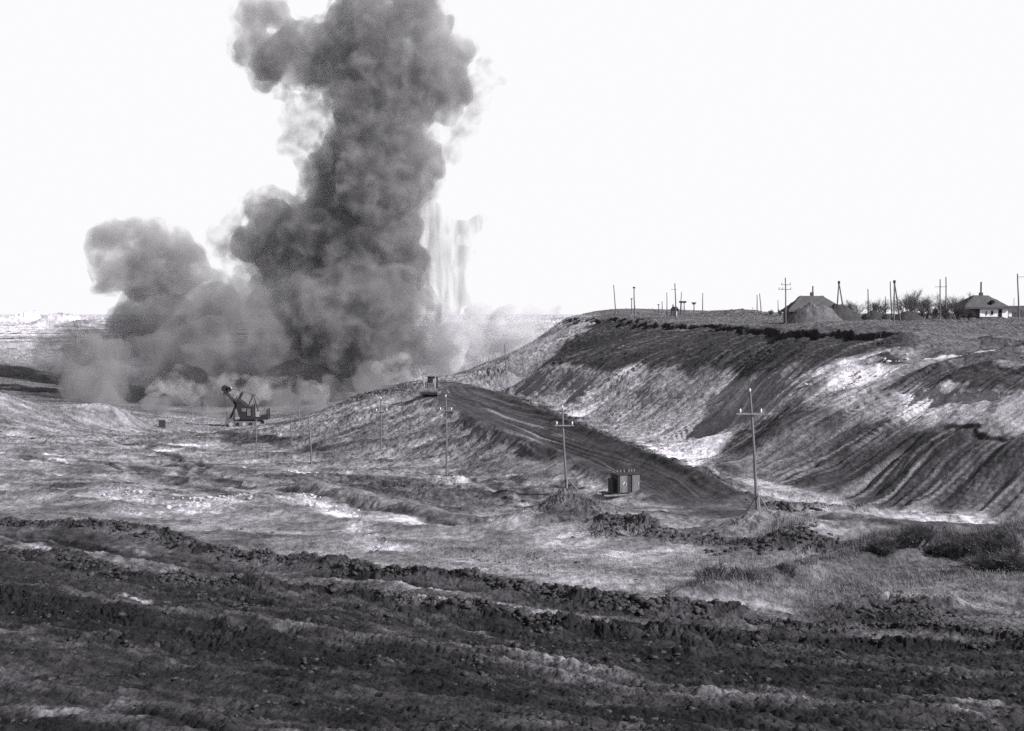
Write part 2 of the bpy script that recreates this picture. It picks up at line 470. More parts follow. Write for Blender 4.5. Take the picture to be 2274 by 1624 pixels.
# upper dark bed, lower pale bed of the cut
region(rimr + [(2060,760),(2040,775),(1960,775),(1890,790),(1840,815),(1760,848)] + mid_l[::-1] + [(1140,806)], 0.048, soft=1.2, streak=(0.17, streak ** 2.2 * .8))
region(mid_l + [(1760,852),(1840,815),(1890,790),(1990,790),(2000,860),(1900,930),(1760,900),(1650,960),(1616,968),(1500,988),(1405,985),(1355,946),(1250,922),(1170,880),(1130,856)], 0.29, soft=1.2, streak=(0.50, streak))
region([(1590,870),(1700,840),(1860,800),(1990,800),(1970,850),(1850,880),(1720,900),(1560,940)], 0.48, .75, soft=3, streak=(0.2, 1 - streak))
region([(1180,829),(1230,818),(1310,822),(1250,870),(1190,880)], 0.16, .7, soft=3)
region([(1875,812),(1930,790),(1960,795),(2000,800),(1985,830),(1940,850),(1900,845),(1860,835)], 0.95, .9, soft=1.2)
region([(1740,852),(1790,828),(1840,815),(1850,822),(1800,842)], 0.8, .6, soft=1)
region([(1120,806),(1255,707),(1325,708),(1290,740),(1180,828)], 0.30, soft=2, streak=(.42, streak))
# benches at the right
region([(2003,866),(2128,864),(2290,875),(2290,955),(2137,948),(2056,949),(1960,955),(1950,920)], 0.40, soft=1.2, streak=(0.62, streak))
region([(1990,880),(2060,872),(2030,920),(1985,935)], 0.75, .75, soft=1.2)
region([(2045,945),(2100,900),(2180,885),(2200,900),(2110,948)], 0.62, .6, soft=1.5)
region([(2079,817),(2172,814),(2290,823),(2290,868),(2128,860),(2010,862),(1940,880),(1980,850)], 0.06, soft=1.2)
region([(2030,750),(2290,757),(2290,812),(2172,810),(2085,812),(2060,800),(2040,775)], 0.12, soft=1.5)
stroke([(2061,802),(2120,791),(2201,783)], .9, .8, h=.1); stroke([(2130,785),(2200,776),(2274,766)], .5, .04, h=-.3)
stroke([(1890,805),(1930,792),(1962,782)], .6, .9); stroke([(1965,800),(1990,806)], 1.2, .04); stroke([(1945,795),(1962,800)], 1.5, .05)
stroke([(2110,858),(2145,852)], .7, .5)
region([(1610,968),(1760,900),(1900,935),(2056,953),(2290,963),(2290,1172),(1870,1103),(1760,1083),(1650,1063),(1575,1056),(1600,1010)], 0.055, soft=1.5, streak=(0.26, streak ** 1.5))
region([(1640,1010),(1720,960),(1850,950),(1800,1000),(1720,1070),(1650,1060)], 0.22, .7, soft=3)
region([(1905,950),(1990,925),(2050,945),(2000,975),(1940,985)], 0.45, .7, soft=2, streak=(.1, 1 - streak))
region([(2120,1125),(2200,1060),(2250,1040),(2170,1140)], .27, .7, soft=1.2)
region([(2200,1150),(2274,1080),(2290,1100),(2240,1160)], .25, .7, soft=1.2)
# white gully floor, trough and right-hand floor
region([(1405,990),(1500,988),(1618,972),(1606,1006),(1560,1020),(1572,1058),(1545,1050),(1480,1020),(1430,1003)], 0.80, .9, soft=1.0)
region([(1275,948),(1356,944),(1352,954),(1290,956)], .9, .9, soft=.8)
region([(1640,1066),(1760,1086),(1870,1107),(2100,1142),(2240,1166),(2290,1180),(2290,1190),(2150,1180),(1950,1150),(1830,1130),(1740,1120),(1680,1100)], 0.33, .95, soft=.8)
stroke([(1960,1144),(2030,1150),(2085,1156),(2140,1163),(2190,1172)], .7, .95, h=-.1)
# embankment
region([(690,1000),(704,928),(767,910),(830,890),(957,880),(1010,925),(1100,980),(1200,1030),(1330,1078),(1300,1062),(1150,1040),(990,1050),(740,1040)], 0.20, .8, soft=2)
region([(780,912),(840,890),(900,884),(990,890),(1030,930),(960,930),(880,925),(820,930),(760,935)], 0.32, .8, soft=2)
region([(690,1000),(720,960),(790,950),(800,985),(760,1030),(720,1020)], .12, .7, soft=2)
region([(980,950),(1060,930),(1110,980),(1200,1030),(1280,1065),(1140,1045),(1060,1010)], .10, .6, soft=4)
region([(730,905),(830,872),(935,850),(940,872),(880,876),(830,884),(767,903)], .09, .8, soft=2, rough=3)
# haul road
road_l = [(957,880),(1010,920),(1100,972),(1200,1018),(1330,1062),(1420,1100),(1520,1140),(1600,1155)]
road_r = [(985,846),(1090,873),(1170,903),(1320,963),(1450,1018),(1560,1060),(1680,1128),(1760,1142)]
region(road_r + [(1760,1150),(1680,1158)] + road_l[::-1], 0.075, .95, soft=1.2, rough=.5)
rc = [((a[0] + b[0]) / 2, (a[1] + b[1]) / 2) for a, b in zip(road_l, road_r)]
region([(1090,874),(1170,904),(1320,964),(1450,1019),(1560,1061),(1680,1129),(1700,1120),(1570,1050),(1540,1034),(1450,1005),(1410,990),(1320,955),(1200,905),(1110,868)], .055, .9, soft=.8, rough=2.2)
for s in ([(1030,905),(1062,922)], [(1045,908),(1078,922)], [(1095,955),(1130,968)], [(1150,960),(1190,975)], [(1255,1000),(1300,1016)], [(1290,990),(1360,1010)], [(1380,1015),(1450,1040)], [(1440,1035),(1490,1055)]):
    stroke(s, .35, .42, .8)
# heaps beside the far end of the road
region([(1045,845),(1085,818),(1130,826),(1180,838),(1170,870),(1100,865)], .17, .9, soft=1.5, rough=2)
# pit mound at the left
region([(-50,880),(0,876),(50,893),(110,916),(190,902),(250,906),(322,938),(340,955),(200,1000),(0,1020),(-50,1020)], .24, .85, soft=3)
region([(40,870),(120,866),(330,880),(360,940),(290,915),(190,896),(105,908)], .12, .8, soft=5)
# pit floor streaks, tracks, puddles of pale clay
import random as _r
_q = _r.Random(5)
for (u, v, L, w, a) in [(225,973,60,.9,.95),(395,988,45,.8,.95),(370,1000,50,1.1,.8),(345,990,30,.8,.8),(430,1010,50,.7,.7),(130,1025,110,.6,.9),(130,1012,40,.5,.8),(210,960,30,.5,.6),
        (590,968,80,.7,.95),(610,950,60,.6,.6),(390,955,40,.9,.9),(320,1002,30,.6,.8),(250,1003,50,.5,.6),(645,1003,30,.5,.7),(565,985,30,.5,.6),(515,1070,35,.4,.9),
        (560,1046,18,.5,.9),(665,1049,22,.7,.95),(695,1050,22,.6,.95),(820,1049,25,.35,.95),(190,1062,50,.4,.6),(130,1058,50,.4,.6),(40,1135,60,.35,.6),(60,1105,70,.2,.7),
        (1085,1065,60,.3,.7),(1120,1060,40,.3,.8),(1285,1192,35,.25,.95),(1330,1190,60,.2,.7),(1375,1202,18,.2,.95),(1290,1200,14,.25,.95),(1300,1075,60,.35,.6),(1250,1064,60,.25,.6),
        (40,750,120,9,.9),(150,745,120,6,.8),(60,728,150,10,.9),(200,765,90,3,.8),(40,862,80,2,.7),(150,735,80,8,.2),(60,775,120,3,.15),(140,790,140,2.5,.12),(60,815,120,3,.12),(250,800,160,2,.3)]:
    sl_ = _q.uniform(-.03, .05)
    stroke([(u - L / 2, v - sl_ * L), (u, v + _q.uniform(-1.5, 1.5)), (u + L / 2, v + sl_ * L)], w * .7, a * .85, .9, feather=.7)
for i in range(300):       # small pale and dark flecks of churned clay between the big ones
    v = 955 + 330 * _q.random() ** 1.3; u = _q.uniform(-40, 1250 if v > 1050 else 640)
    d_ = hit(u, v).y
    L = _q.uniform(10, 60); pale = _q.random() < .5
    stroke([(u - L / 2, v), (u + L / 2, v + _q.uniform(-2, 5))], d_ * _q.uniform(.0012, .0035), .40 if pale else .07, _q.uniform(.25, .6), h=(-.05 if pale else .12))
# white heaps of broken clay
region([(405,1135),(440,1110),(500,1100),(540,1120),(520,1140),(470,1145),(420,1143)], .6, .6, soft=1.0, rough=3)
region([(668,1102),(700,1108),(760,1140),(800,1150),(840,1200),(850,1222),(820,1190),(760,1165),(720,1150),(690,1130)], .65, .65, soft=.8, rough=2.5)
region([(200,1095),(330,1080),(360,1110),(340,1145),(230,1150)], .42, .6, soft=2, rough=3)
region([(962,1080),(985,1062),(1015,1062),(1032,1080),(1000,1084)], .62, .85, soft=.5, rough=2)
stroke([(980,1077),(1015,1076)], .9, None, h=.45, clump=.2)
stroke([(540,1113),(640,1120)], 2.2, .20, .5, h=.5, clump=.3)
# pale beaten ground in the middle distance
for s in ([(420,1160),(600,1185),(760,1200),(900,1240),(1000,1250)], [(640,1225),(760,1248),(860,1270)], [(900,1246),(1050,1250),(1150,1262),(1300,1275)], [(1050,1170),(1150,1180),(1260,1215),(1330,1225)],
          [(1120,1155),(1200,1175),(1300,1205)], [(1350,1205),(1420,1220),(1450,1228)], [(1150,1090),(1220,1115),(1260,1128)], [(1280,1125),(1380,1130),(1460,1150)], [(1300,1090),(1340,1100)], [(500,1120),(600,1106),(680,1104)]):
    stroke(s, 1.8, .36, .65, feather=.8)
for s, w, a in (([(60,1010),(180,1020),(300,1040),(420,1075),(520,1098),(640,1112)], .9, .06), ([(60,1020),(180,1030),(290,1050),(400,1082),(500,1105)], .9, .06), ([(250,985),(330,995),(400,1020)], 1.2, .07),
                ([(20,1080),(180,1085),(350,1072),(480,1080)], 1.0, .08), ([(420,960),(520,975),(640,990),(700,1010)], 1.6, .09), ([(530,968),(600,975),(680,968)], 1.5, .06),
                ([(1000,1066),(1100,1082),(1200,1112),(1255,1135)], .8, .07), ([(1080,1064),(1180,1078),(1260,1082)], .8, .07), ([(1040,1090),(1140,1115),(1200,1140)], .8, .08),
                ([(1760,1150),(1900,1158),(2050,1172),(2200,1190)], .9, .06), ([(1740,1158),(1900,1170),(2100,1190),(2280,1200)], .8, .08)):
    stroke(s, w * 1.15, a * .8, .9, h=-.24)
for s, w in (([(100,1030),(250,1048),(380,1078),(470,1098)], 1.0), ([(20,1100),(200,1108),(330,1100)], 1.2), ([(430,985),(540,1000),(620,1012)], 1.5), ([(1760,1163),(1950,1178),(2150,1195)], .8)):
    stroke(s, w, .36, .6, feather=.8)
# spoil of dark earth in the middle
region([(560,1062),(660,1056),(760,1058),(960,1075),(1130,1110),(1130,1135),(1010,1145),(880,1120),(760,1090),(620,1080)], .085, .85, soft=2, rough=2)
region([(1150,1150),(1230,1128),(1320,1132),(1370,1165),(1310,1180),(1200,1175)], .085, .8, soft=1.5, rough=1.8)
stroke([(1190,1160),(1270,1152),(1330,1160)], 2.5, None, h=.8, clump=.35)
# rubble rows
for pl, w, hh in (([(1335,1195),(1380,1178),(1420,1180),(1470,1195),(1560,1200),(1660,1215),(1760,1220),(1840,1232),(1900,1240)], 1.4, .3),
                  ([(1345,1180),(1400,1172),(1450,1185)], .9, .4), ([(1700,1130),(1760,1136),(1850,1140),(1930,1142)], .7, .35)):
    stroke(pl, w, .06, .8, h=hh, clump=.4, cs=.8)
stroke([(1665,1190),(1690,1172),(1740,1185),(1790,1210)], 2.0, .24, .8, h=1.0, clump=.2)
stroke([(1240,1150),(1256,1136),(1280,1148)], 1.2, .2, .6, h=.6, clump=.2)
stroke([(1880,1160),(2000,1166),(2100,1180),(2150,1190)], 1.3, .12, .8, h=.3, clump=.1)
# cart road in the mid field: pale verge, two dark ruts
for s, w in (([(395,1012),(430,1030),(470,1060),(510,1080),(580,1084)], .35), ([(370,1090),(450,1098),(505,1112)], .35), ([(350,1030),(390,1040),(420,1058)], .3),
             ([(700,1100),(770,1118),(850,1140),(930,1155),(1010,1166),(1080,1176)], .42), ([(930,1160),(1000,1165),(1100,1182)], .3), ([(520,1082),(620,1092),(660,1098)], .3)):
    stroke(s, w * 2.6, .045, .9, h=-.30)
stroke([(690,1094),(780,1108),(880,1130),(960,1148)], 1.6, .24, .8, h=.45)
stroke([(700,1112),(800,1140),(900,1160),(1000,1178)], 1.5, .42, .7)
# light mid field under the first berm
region([(850,1200),(1000,1180),(1200,1190),(1350,1215),(1500,1225),(1640,1250),(1560,1330),(1450,1345),(1250,1315),(1060,1280),(860,1262)], .24, .7, soft=2)
region([(-50,1150),(200,1140),(420,1150),(600,1190),(700,1240),(400,1215),(180,1185),(-50,1160)], .17, .7, soft=2)
# the near ground: dark ploughed-up soil in long bands
region([(-200,1172),(83,1186),(187,1198),(375,1215),(479,1240),(583,1252),(708,1265),(812,1282),(947,1290),(1086,1303),(1153,1320),(1286,1346),(1453,1366),(1600,1370),(1750,1340),(1850,1300),(1960,1250),(2050,1225),(2300,1240),(2600,1240),(2600,1645),(-200,1645)], .085, .95, soft=.6, rough=1.5)
region([(-200,1240),(167,1252),(330,1298),(708,1319),(947,1344),(1250,1395),(1500,1420),(1700,1425),(2300,1430),(2600,1430),(2600,1645),(-200,1645)], .034, .92, soft=1.2, rough=1.8)
for pl, w, hh, a in (([(-200,1155),(0,1168),(83,1181),(187,1193),(271,1197),(375,1210),(479,1235),(583,1247),(708,1260),(812,1277),(947,1285),(1019,1289),(1086,1299),(1153,1315),(1236,1325),(1286,1342),(1353,1352),(1453,1362),(1553,1365),(1650,1372)], .75, .38, .028),
                     ([(-200,1225),(0,1238),(167,1250),(229,1280),(333,1296),(500,1305),(708,1317),(947,1342),(1100,1368),(1250,1385)], .8, .28, .028),
                     ([(-200,1320),(0,1335),(130,1345),(260,1375)], 1.5, .2, .022), ([(200,1420),(400,1430),(560,1425)], .9, .2, .03),
                     ([(1250,1395),(1400,1405),(1600,1425),(1800,1430),(2300,1435)], .9, .2, .022),
                     ([(1750,1400),(1900,1378),(2000,1390),(2150,1405),(2300,1420)], .6, .15, .03)):
    stroke(pl, w, a, .95, h=hh, clump=.5, cs=.8)
region([(1150,1290),(1286,1322),(1353,1338),(1480,1362),(1480,1385),(1340,1375),(1240,1360),(1160,1330)], .03, .8, soft=.8, rough=2)
for s, w, a in (([(42,1218),(208,1239),(333,1268),(500,1285),(640,1290)], .7, .22), ([(950,1340),(1060,1345),(1180,1355),(1215,1362)], .7, .36), ([(760,1296),(900,1305),(1000,1320),(1100,1335)], .3, .25),
                ([(600,1270),(760,1290),(900,1300)], .3, .2), ([(1300,1392),(1370,1402)], .2, .3), ([(280,1330),(370,1345)], .12, .3), ([(1040,1400),(1080,1410)], .3, .3),
                ([(0,1570),(150,1585),(300,1600)], .3, .13), ([(1960,1540),(2120,1560),(2280,1575)], .12, .14), ([(2130,1580),(2240,1620)], .1, .12),
                ([(1960,1330),(2080,1345),(2160,1352),(2280,1365)], .5, .30), ([(1700,1345),(1850,1325),(1950,1330)], .6, .24)):
    stroke(s, w, a, .8, feather=.8)
for s in ([(-200,1190),(0,1198),(146,1210),(292,1235),(458,1255),(583,1272),(708,1281),(800,1283)], [(0,1204),(150,1218),(300,1243),(460,1262)], [(853,1297),(950,1305),(1080,1310)],
          [(0,1355),(400,1395),(800,1430)], [(500,1330),(900,1370),(1200,1410)], [(300,1385),(700,1415),(1100,1440)], [(1500,1440),(1900,1420),(2280,1440)], [(1700,1410),(2000,1415),(2280,1428)]):
    stroke(s, .42, .022, .95, h=-.2)
# ridge of the near right, with its furrow
stroke([(1560,1345),(1660,1318),(1760,1290),(1860,1265),(1950,1245),(2060,1222),(2200,1230),(2350,1240)], 1.5, .06, .75, h=.75, clump=.2)
region([(1700,1340),(1850,1290),(1980,1258),(2120,1255),(2290,1265),(2290,1345),(2120,1330),(1960,1322),(1800,1340)], .14, .8, soft=1, rough=1)
region([(1880,1350),(1950,1332),(2040,1345),(2070,1375),(2010,1390),(1920,1380)], .045, .8, soft=.5, rough=2)
stroke([(1880,1345),(1980,1330),(2080,1348)], 1.0, None, h=.4, clump=.15)
# mounds
stroke([(2260,1240),(2400,1235)], 2.5, None, h=.8)

scarp(None, 1.0, 7, .5, .03, 1.25, world=np.array([P(*p)[:2] for p in [(1255,706.5,440),(1325,706.5,350),(1414,709,310),(1465,716,284),(1568,719,250),(1640,724,218),(1675,726,205),(1762,734,178),(1850,736,168),(1950,737,158),(2022,738,152)]]))
scarp([(2079,815),(2172,813),(2274,821),(2420,830)], .12, 4, .5, .05, .5)
scarp([(2056,949),(2137,948),(2274,958),(2420,968)], .15, 4, .5, .04, .6)
scarp([(2000,862),(2060,868),(2128,865),(2274,876)], .5, 4, .5)
# general unevenness, finer and stronger where the soil is broken
H += .30 * fbm(X / 9, Y / 7, 4, 111) * sstep(20, 60, D) * (1 - .5 * (ZB > CAMZ - 3.2)) * np.clip(1 + (D - 300) / 400, 1, 6)
H += .055 * ROUGH * fbm(X / .9, Y / .8, 3, 121) * np.clip(D / 60, .8, 4) * (1 - .55 * bank)
lb = 1 - np.abs(perlin((.45 * X + .89 * Y + 2.5 * fbm(X / 16, Y / 16, 2, 171)) / 8.5, (.89 * X - .45 * Y) / 34, 173))
lbm = (1 - bank) * sstep(58, 70, D) * (1 - sstep(230, 290, D)) * (ZB < CAMZ - 3.2)
H += lbm * .75 * np.clip(lb - .55, 0, 1) ** 1.3 * 1.8
A *= 1 - .35 * lbm * sstep(.8, .97, lb)
nearm = 1 - sstep(55, 90, D)
clod = np.abs(perlin(X / .42, Y / .42, 131)) + .5 * np.abs(perlin(X / .19, Y / .19, 133))
H += nearm * (clod - .25) * .065 * ROUGH
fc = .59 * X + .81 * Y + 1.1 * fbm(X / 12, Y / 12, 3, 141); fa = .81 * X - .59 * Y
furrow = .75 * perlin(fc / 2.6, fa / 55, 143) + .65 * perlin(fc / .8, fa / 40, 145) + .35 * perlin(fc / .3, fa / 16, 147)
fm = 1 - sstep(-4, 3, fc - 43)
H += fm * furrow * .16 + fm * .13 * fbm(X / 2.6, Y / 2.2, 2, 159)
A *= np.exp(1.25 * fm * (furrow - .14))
A *= 1 + (.40 - .22 * bank) * fbm(X / 4.5, Y / 3.0, 4, 151, .6)
mg = (1 - bank) * (ZB < CAMZ - 3.2) * (1 - sstep(380, 500, D))
A *= np.exp(mg * (.42 * fbm(X / 9, Y / 4.5, 3, 155, .6) + .25 * fbm(X / 1.6, Y / 1.1, 2, 157)))
dk = 1 - sstep(48, 60, D)
A *= np.exp(dk * (.5 * fbm(X / 3.2, Y / 1.6, 3, 158, .65)))
A *= 1 + .28 * perlin(X / .55, Y / .6, 153) * (D < 160)
EL = [(940,868,215),(957,876,191),(1010,900,173),(1060,924,160),(1130,952,148),(1200,980,138),(1330,1032,118),(1440,1080,106),(1540,1140,92)]
ER = [(985,851,232),(1020,856,220),(1090,873,196),(1170,903,165),(1320,963,132),(1450,1018,115),(1560,1060,105),(1680,1128,93),(1760,1142,91)]
el = np.array([tuple(P(*p)) for p in EL]); er = np.array([tuple(P(*p)) for p in ER])
ix = np.nonzero((X > -22) & (X < 30) & (Y > 84) & (Y < 240)); xx, yy = X[ix], Y[ix]
def runl(pl): return np.concatenate([[0], np.cumsum(np.hypot(*(pl[1:, :2] - pl[:-1, :2]).T))])
ql, sgl, all_ = line_dist(el[:, :2], xx, yy); qr, sgr, alr = line_dist(er[:, :2], xx, yy)
zl = np.interp(all_, runl(el), el[:, 2]); zr = np.interp(alr, runl(er), er[:, 2])
inside = np.where((sgl > 0) & (sgr < 0), 1.0, 0.0)
edge = np.minimum(np.where(sgl > 0, 0, ql), 99) + np.where(sgr < 0, 0, qr)
rm = (1 - sstep(0, 2.6, edge + .8 * fbm(xx / 3, yy / 4, 3, 315))) * sstep(0, 10, all_) * (1 - sstep(-8, -1, all_ - all_.max()))
tt = ql / (ql + qr + 1e-6)
plane = zl * (1 - tt) + zr * tt
wd = (ql + qr)
lat = tt * wd + .7 * fbm(all_ / 22, tt * 1.5, 3, 301)
ruts = .6 * perlin(lat / .9, all_ / 60, 303) + .5 * perlin(lat / .4, all_ / 30, 305)
newh = plane - ZB[ix] + .13 * ruts + .35 * np.exp(-((qr) / 1.0) ** 2) * (1 + .5 * perlin(xx, yy, 307)) + .03 * fbm(xx / .8, yy / .8, 2, 309)
H[ix] = H[ix] * (1 - rm) + newh * rm
ra = .070 * np.exp(.8 * ruts + .25 * fbm(xx / 3, yy / 5, 2, 311)) * (1 - .35 * np.exp(-((qr) / 1.4) ** 2))
pale_rut = sstep(.35, .8, perlin(lat / .7, all_ / 22, 313)) * (tt < .5)
ra = ra + .2 * pale_rut
A[ix] = A[ix] * (1 - rm) + ra * rm
# lumps on the far right plain and distant tips
for u, v, d, hh, w in ((1432,699,395,.9,14),(1560,699,340,.5,8),(1626,697,330,1.3,16),(1650,696,335,1.0,12),(1700,700,300,.4,9),(35,713,1900,12,30),(55,713,2000,17,26),(78,713,2000,13,20),(10,713,1800,9,60),(120,714,1500,9,50),(150,714,1500,11,45),(185,714,1400,9,40),(1010,712,900,9,22),(1150,716,800,4,30)):
    p = P(u, v, d)
    q = np.hypot(X - p.x, (Y - p.y) * .6)
    H += hh * np.clip(1 - q / w, 0, 1) ** 1.2 * (1 + .2 * perlin(X / w * 3, Y / w * 3, 161))
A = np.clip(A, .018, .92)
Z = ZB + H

def build_land():
    co = np.stack([X.ravel(), Y.ravel(), Z.ravel()], 1).astype(np.float32)
    j, i = np.meshgrid(np.arange(NR - 1), np.arange(NT - 1), indexing='ij')
    a = (j * NT + i).ravel(); q = np.stack([a, a + NT, a + NT + 1, a + 1], 1)[:, ::-1].astype(np.int32)
    me = bpy.data.meshes.new('ground')
    nv = len(co); nf = len(q)
    me.vertices.add(nv); me.vertices.foreach_set('co', co.ravel())
    me.loops.add(nf * 4); me.loops.foreach_set('vertex_index', q.ravel())
    me.polygons.add(nf)
    me.polygons.foreach_set('loop_start', np.arange(0, nf * 4, 4, dtype=np.int32))
    me.polygons.foreach_set('loop_total', np.full(nf, 4, dtype=np.int32))
    me.update()
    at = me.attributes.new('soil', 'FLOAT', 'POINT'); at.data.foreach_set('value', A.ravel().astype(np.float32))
    me.polygons.foreach_set('use_smooth', np.zeros(nf, dtype=bool))
    m = bpy.data.materials.new('soil'); m.use_nodes = True
    nt = m.node_tree; N = nt.nodes; L = nt.links
    b = N['Principled BSDF']; b.inputs['Roughness'].default_value = .95; b.inputs['Specular IOR Level'].default_value = .1
    an = N.new('ShaderNodeAttribute'); an.attribute_name = 'soil'
    tc = N.new('ShaderNodeTexCoord')
    def noise(s, det=5, rgh=.6):
        x = N.new('ShaderNodeTexNoise'); x.inputs['Scale'].default_value = s; x.inputs['Detail'].default_value = det; x.inputs['Roughness'].default_value = rgh
        L.new(tc.outputs['Object'], x.inputs['Vector']); return x
    def math_(op, a_, b_, c_=None):
        x = N.new('ShaderNodeMath'); x.operation = op
        for k, s in enumerate((a_, b_, c_)):
            if s is None: continue
            if isinstance(s, (int, float)): x.inputs[k].default_value = s
            else: L.new(s, x.inputs[k])
        return x.outputs[0]
    n1 = noise(2.2, 8, .7); n2 = noise(.35, 5, .6); n3 = noise(11.0, 6, .7)
    k = math_('MULTIPLY_ADD', n1.outputs['Fac'], 2.4, -.2)
    k2 = math_('MULTIPLY_ADD', n2.outputs['Fac'], 1.0, .5)
    g = math_('MULTIPLY', math_('MULTIPLY', an.outputs['Fac'], k), k2)
    g = math_('MULTIPLY', g, math_('MULTIPLY_ADD', n3.outputs['Fac'], 2.2, -.1))
    g = math_('MINIMUM', g, .9)
    cc = N.new('ShaderNodeCombineColor')
    L.new(math_('MULTIPLY', g, .99), cc.inputs[0]); L.new(math_('MULTIPLY', g, .955), cc.inputs[1]); L.new(math_('MULTIPLY', g, 1.04), cc.inputs[2])
    L.new(cc.outputs[0], b.inputs['Base Color'])
    bp = N.new('ShaderNodeBump'); bp.inputs['Strength'].default_value = .9; bp.inputs['Distance'].default_value = .13
    L.new(n1.outputs['Fac'], bp.inputs['Height'])
    b2 = N.new('ShaderNodeBump'); b2.inputs['Strength'].default_value = 1.0; b2.inputs['Distance'].default_value = .05
    L.new(n3.outputs['Fac'], b2.inputs['Height']); L.new(bp.outputs[0], b2.inputs['Normal']); L.new(b2.outputs[0], b.inputs['Normal'])
    me.materials.append(m)
    o = bpy.data.objects.new('ground', me); COL.objects.link(o)
    o['kind'] = 'structure'
    return o
land = build_land()
def gz(x, y): return grid_z(x, y, Z)

# ------------------------------------------------------------------ materials
M_WOOD = material('weathered_timber', .20, .10, 4, stretch=(1, 1, .15))
M_PALE = material('pale_timber', .30, .17, 4, stretch=(1, 1, .15))
M_DARKW = material('tarred_timber', .05, .025, 4)
M_WHITE = material('white_glaze', .85, .75, 5, rough=.3, bump=0)
M_STEEL = material('dark_steel', .045, .02, 6, rough=.6)
M_STEEL2 = material('dusty_steel', .22, .10, 3, rough=.7)
M_STEEL3 = material('pale_painted_steel', .50, .32, 3, rough=.6)
M_PANEL = material('grey_painted_door', .17, .10, 5, rough=.6, stretch=(1, 1, .2))
M_LIME = material('limewashed_wall', .90, .78, 1.2, bump=.15)
M_CLAY = material('clay_wall', .10, .05, 2)
M_THATCH = material('thatch', .13, .06, 7, rough=.95, bump=1.0, stretch=(1.6, 1.6, .25))
M_HOLE = material('dark_opening', .015, .01, 2, bump=0)
M_BARK = material('bark', .09, .05, 6)
M_TWIG = material('twigs', .22, .14, 2)
M_CLOD = material('earth_clods', .085, .015, 9, bump=.6)
M_CLODL = material('pale_clods', .62, .35, 5, bump=.3)
M_GRASS = material('dry_grass', .30, .15, 1.5, bump=0)
M_WEED = material('dark_weeds', .18, .09, 1.5, bump=0)
RR = random.Random(11)

def pole(label, bu, bv, tu, tv, d=None, r=.13, arms=(), mat=None, cap=False, mast=0, struts=0, group=None, name='power_pole', cat='pole', knob=False):
    mat = mat or M_WOOD
    if d is None:
        h = hit(bu, bv); d = h.y
    b = P(bu, bv, d); g = gz(b.x, b.y)
    b = Vector((b.x, b.y, g)); top = P(tu, tv, d)
    e = empty(name, b)
    m = MB(); k = 7; pts = []; rad = []
    for i in range(k):
        t = i / (k - 1); p = Vector((0, 0, -.5)).lerp(top - b, t)
        p += Vector((math.sin(t * 3.1 + bu) * r * .45 * math.sin(t * math.pi), 0, 0))
        pts.append(p); rad.append(r * (1.15 - .4 * t))
    m.tube(pts, rad, 8); m.build('pole', mat, e)
    if knob:
        m = MB(); m.tube([top - b, top - b + Vector((0, 0, .08)), top - b + Vector((0, 0, .2)), top - b + Vector((0, 0, .26))], [.03, .07, .07, .025], 8)
        m.build('insulator', M_WHITE, e, True)
    for (v, u0, u1, ins) in arms:
        c0 = P(u0, v, d) - b; c1 = P(u1, v, d) - b
        t = (c0.z) / max((top - b).z, .1); 
        off = Vector((0, -r * 1.35, 0))
        m = MB(); dirv = (c1 - c0); ln = dirv.length
        m.box((c0 + c1) / 2 + off, (ln, .09, .10), Matrix.Rotation(-math.atan2(dirv.z, dirv.x), 3, 'Y'))
        a = m.build('crossarm', M_PALE if knob else mat, e)
        for q in ins:
            p = c0.lerp(c1, q) + off
            m = MB(); m.tube([p + Vector((0, 0, .05)), p + Vector((0, 0, .14)), p + Vector((0, 0, .30)), p + Vector((0, 0, .36))], [.03, .06, .06, .025], 8)
            m.build('insulator', M_WHITE if knob else M_DARKW, a, True)
    if cap:
        m = MB(); c = top - b; m.box(c, (r * 3.6, r * 3, r * 2.2)); m.build('cap', M_DARKW, e)
    for s in range(struts):
        a = 2 * math.pi * s / struts + .5
        foot = Vector((math.cos(a) * 1.25, math.sin(a) * 1.0, 0)); foot.z = gz(b.x + foot.x, b.y + foot.y) - b.z - .15
        m = MB(); m.tube([foot, Vector((0, 0, 1.5))], [.05, .045], 6); m.build('strut', M_PALE, e)
    return tag(e, label, cat, group)

GP = 'power poles standing across the pit'
pole('tallest cross-armed timber pole on a brushy mound right of the dark kiosk', 1683, 1172, 1665.5, 871, 86, .10, [(919, 1634, 1697, (.15, .88))], knob=True, struts=3, group=GP)
pole('cross-armed timber pole with white insulators just left of the dark kiosk', 1259, 1132, 1249, 907, 107, .10, [(945, 1232, 1275, (.1, .9))], knob=True, struts=3, group=GP)
pole('slim pole with low white crossarm in front of the embankment, above the white heap', 992, 1060, 990, 882, 137, .095, [(912, 975, 1006, (.1, .9))], knob=True, group=GP)
pole('thin bare pole with pale crossarm at the middle of the embankment face', 846, 1038, 846, 887, 160, .11, [(914, 833, 862, (.1, .9))], knob=True, group=GP)
pole('thin slanting pole without crossarm at the left foot of the embankment', 692, 1046, 686, 925, 150, .11, group=GP)
pole('faint thin pole between the embankment end and the excavator', 647, 1018, 646, 928, 182, .09, group=GP)
pole('faint bare pole in front of the tracks of the excavator', 570, 1034, 568.5, 931, 165, .08, group=GP)
pole('very slim dark pole in the dust at the right of the excavator', 664.5, 947, 664.5, 873, 215, .08, mat=M_STEEL2, group=GP)
pole('small pale cross-shaped pole in the dust left of the excavator', 461, 948, 461, 901, 262, .10, [(917, 450, 474, ())], mat=M_PALE, group=GP)
pole('single pole beyond the bulldozer at the foot of the pale cut buttress', 1124, 822, 1120.5, 765, 282, .12, [(778, 1116, 1128, ())], group=GP)
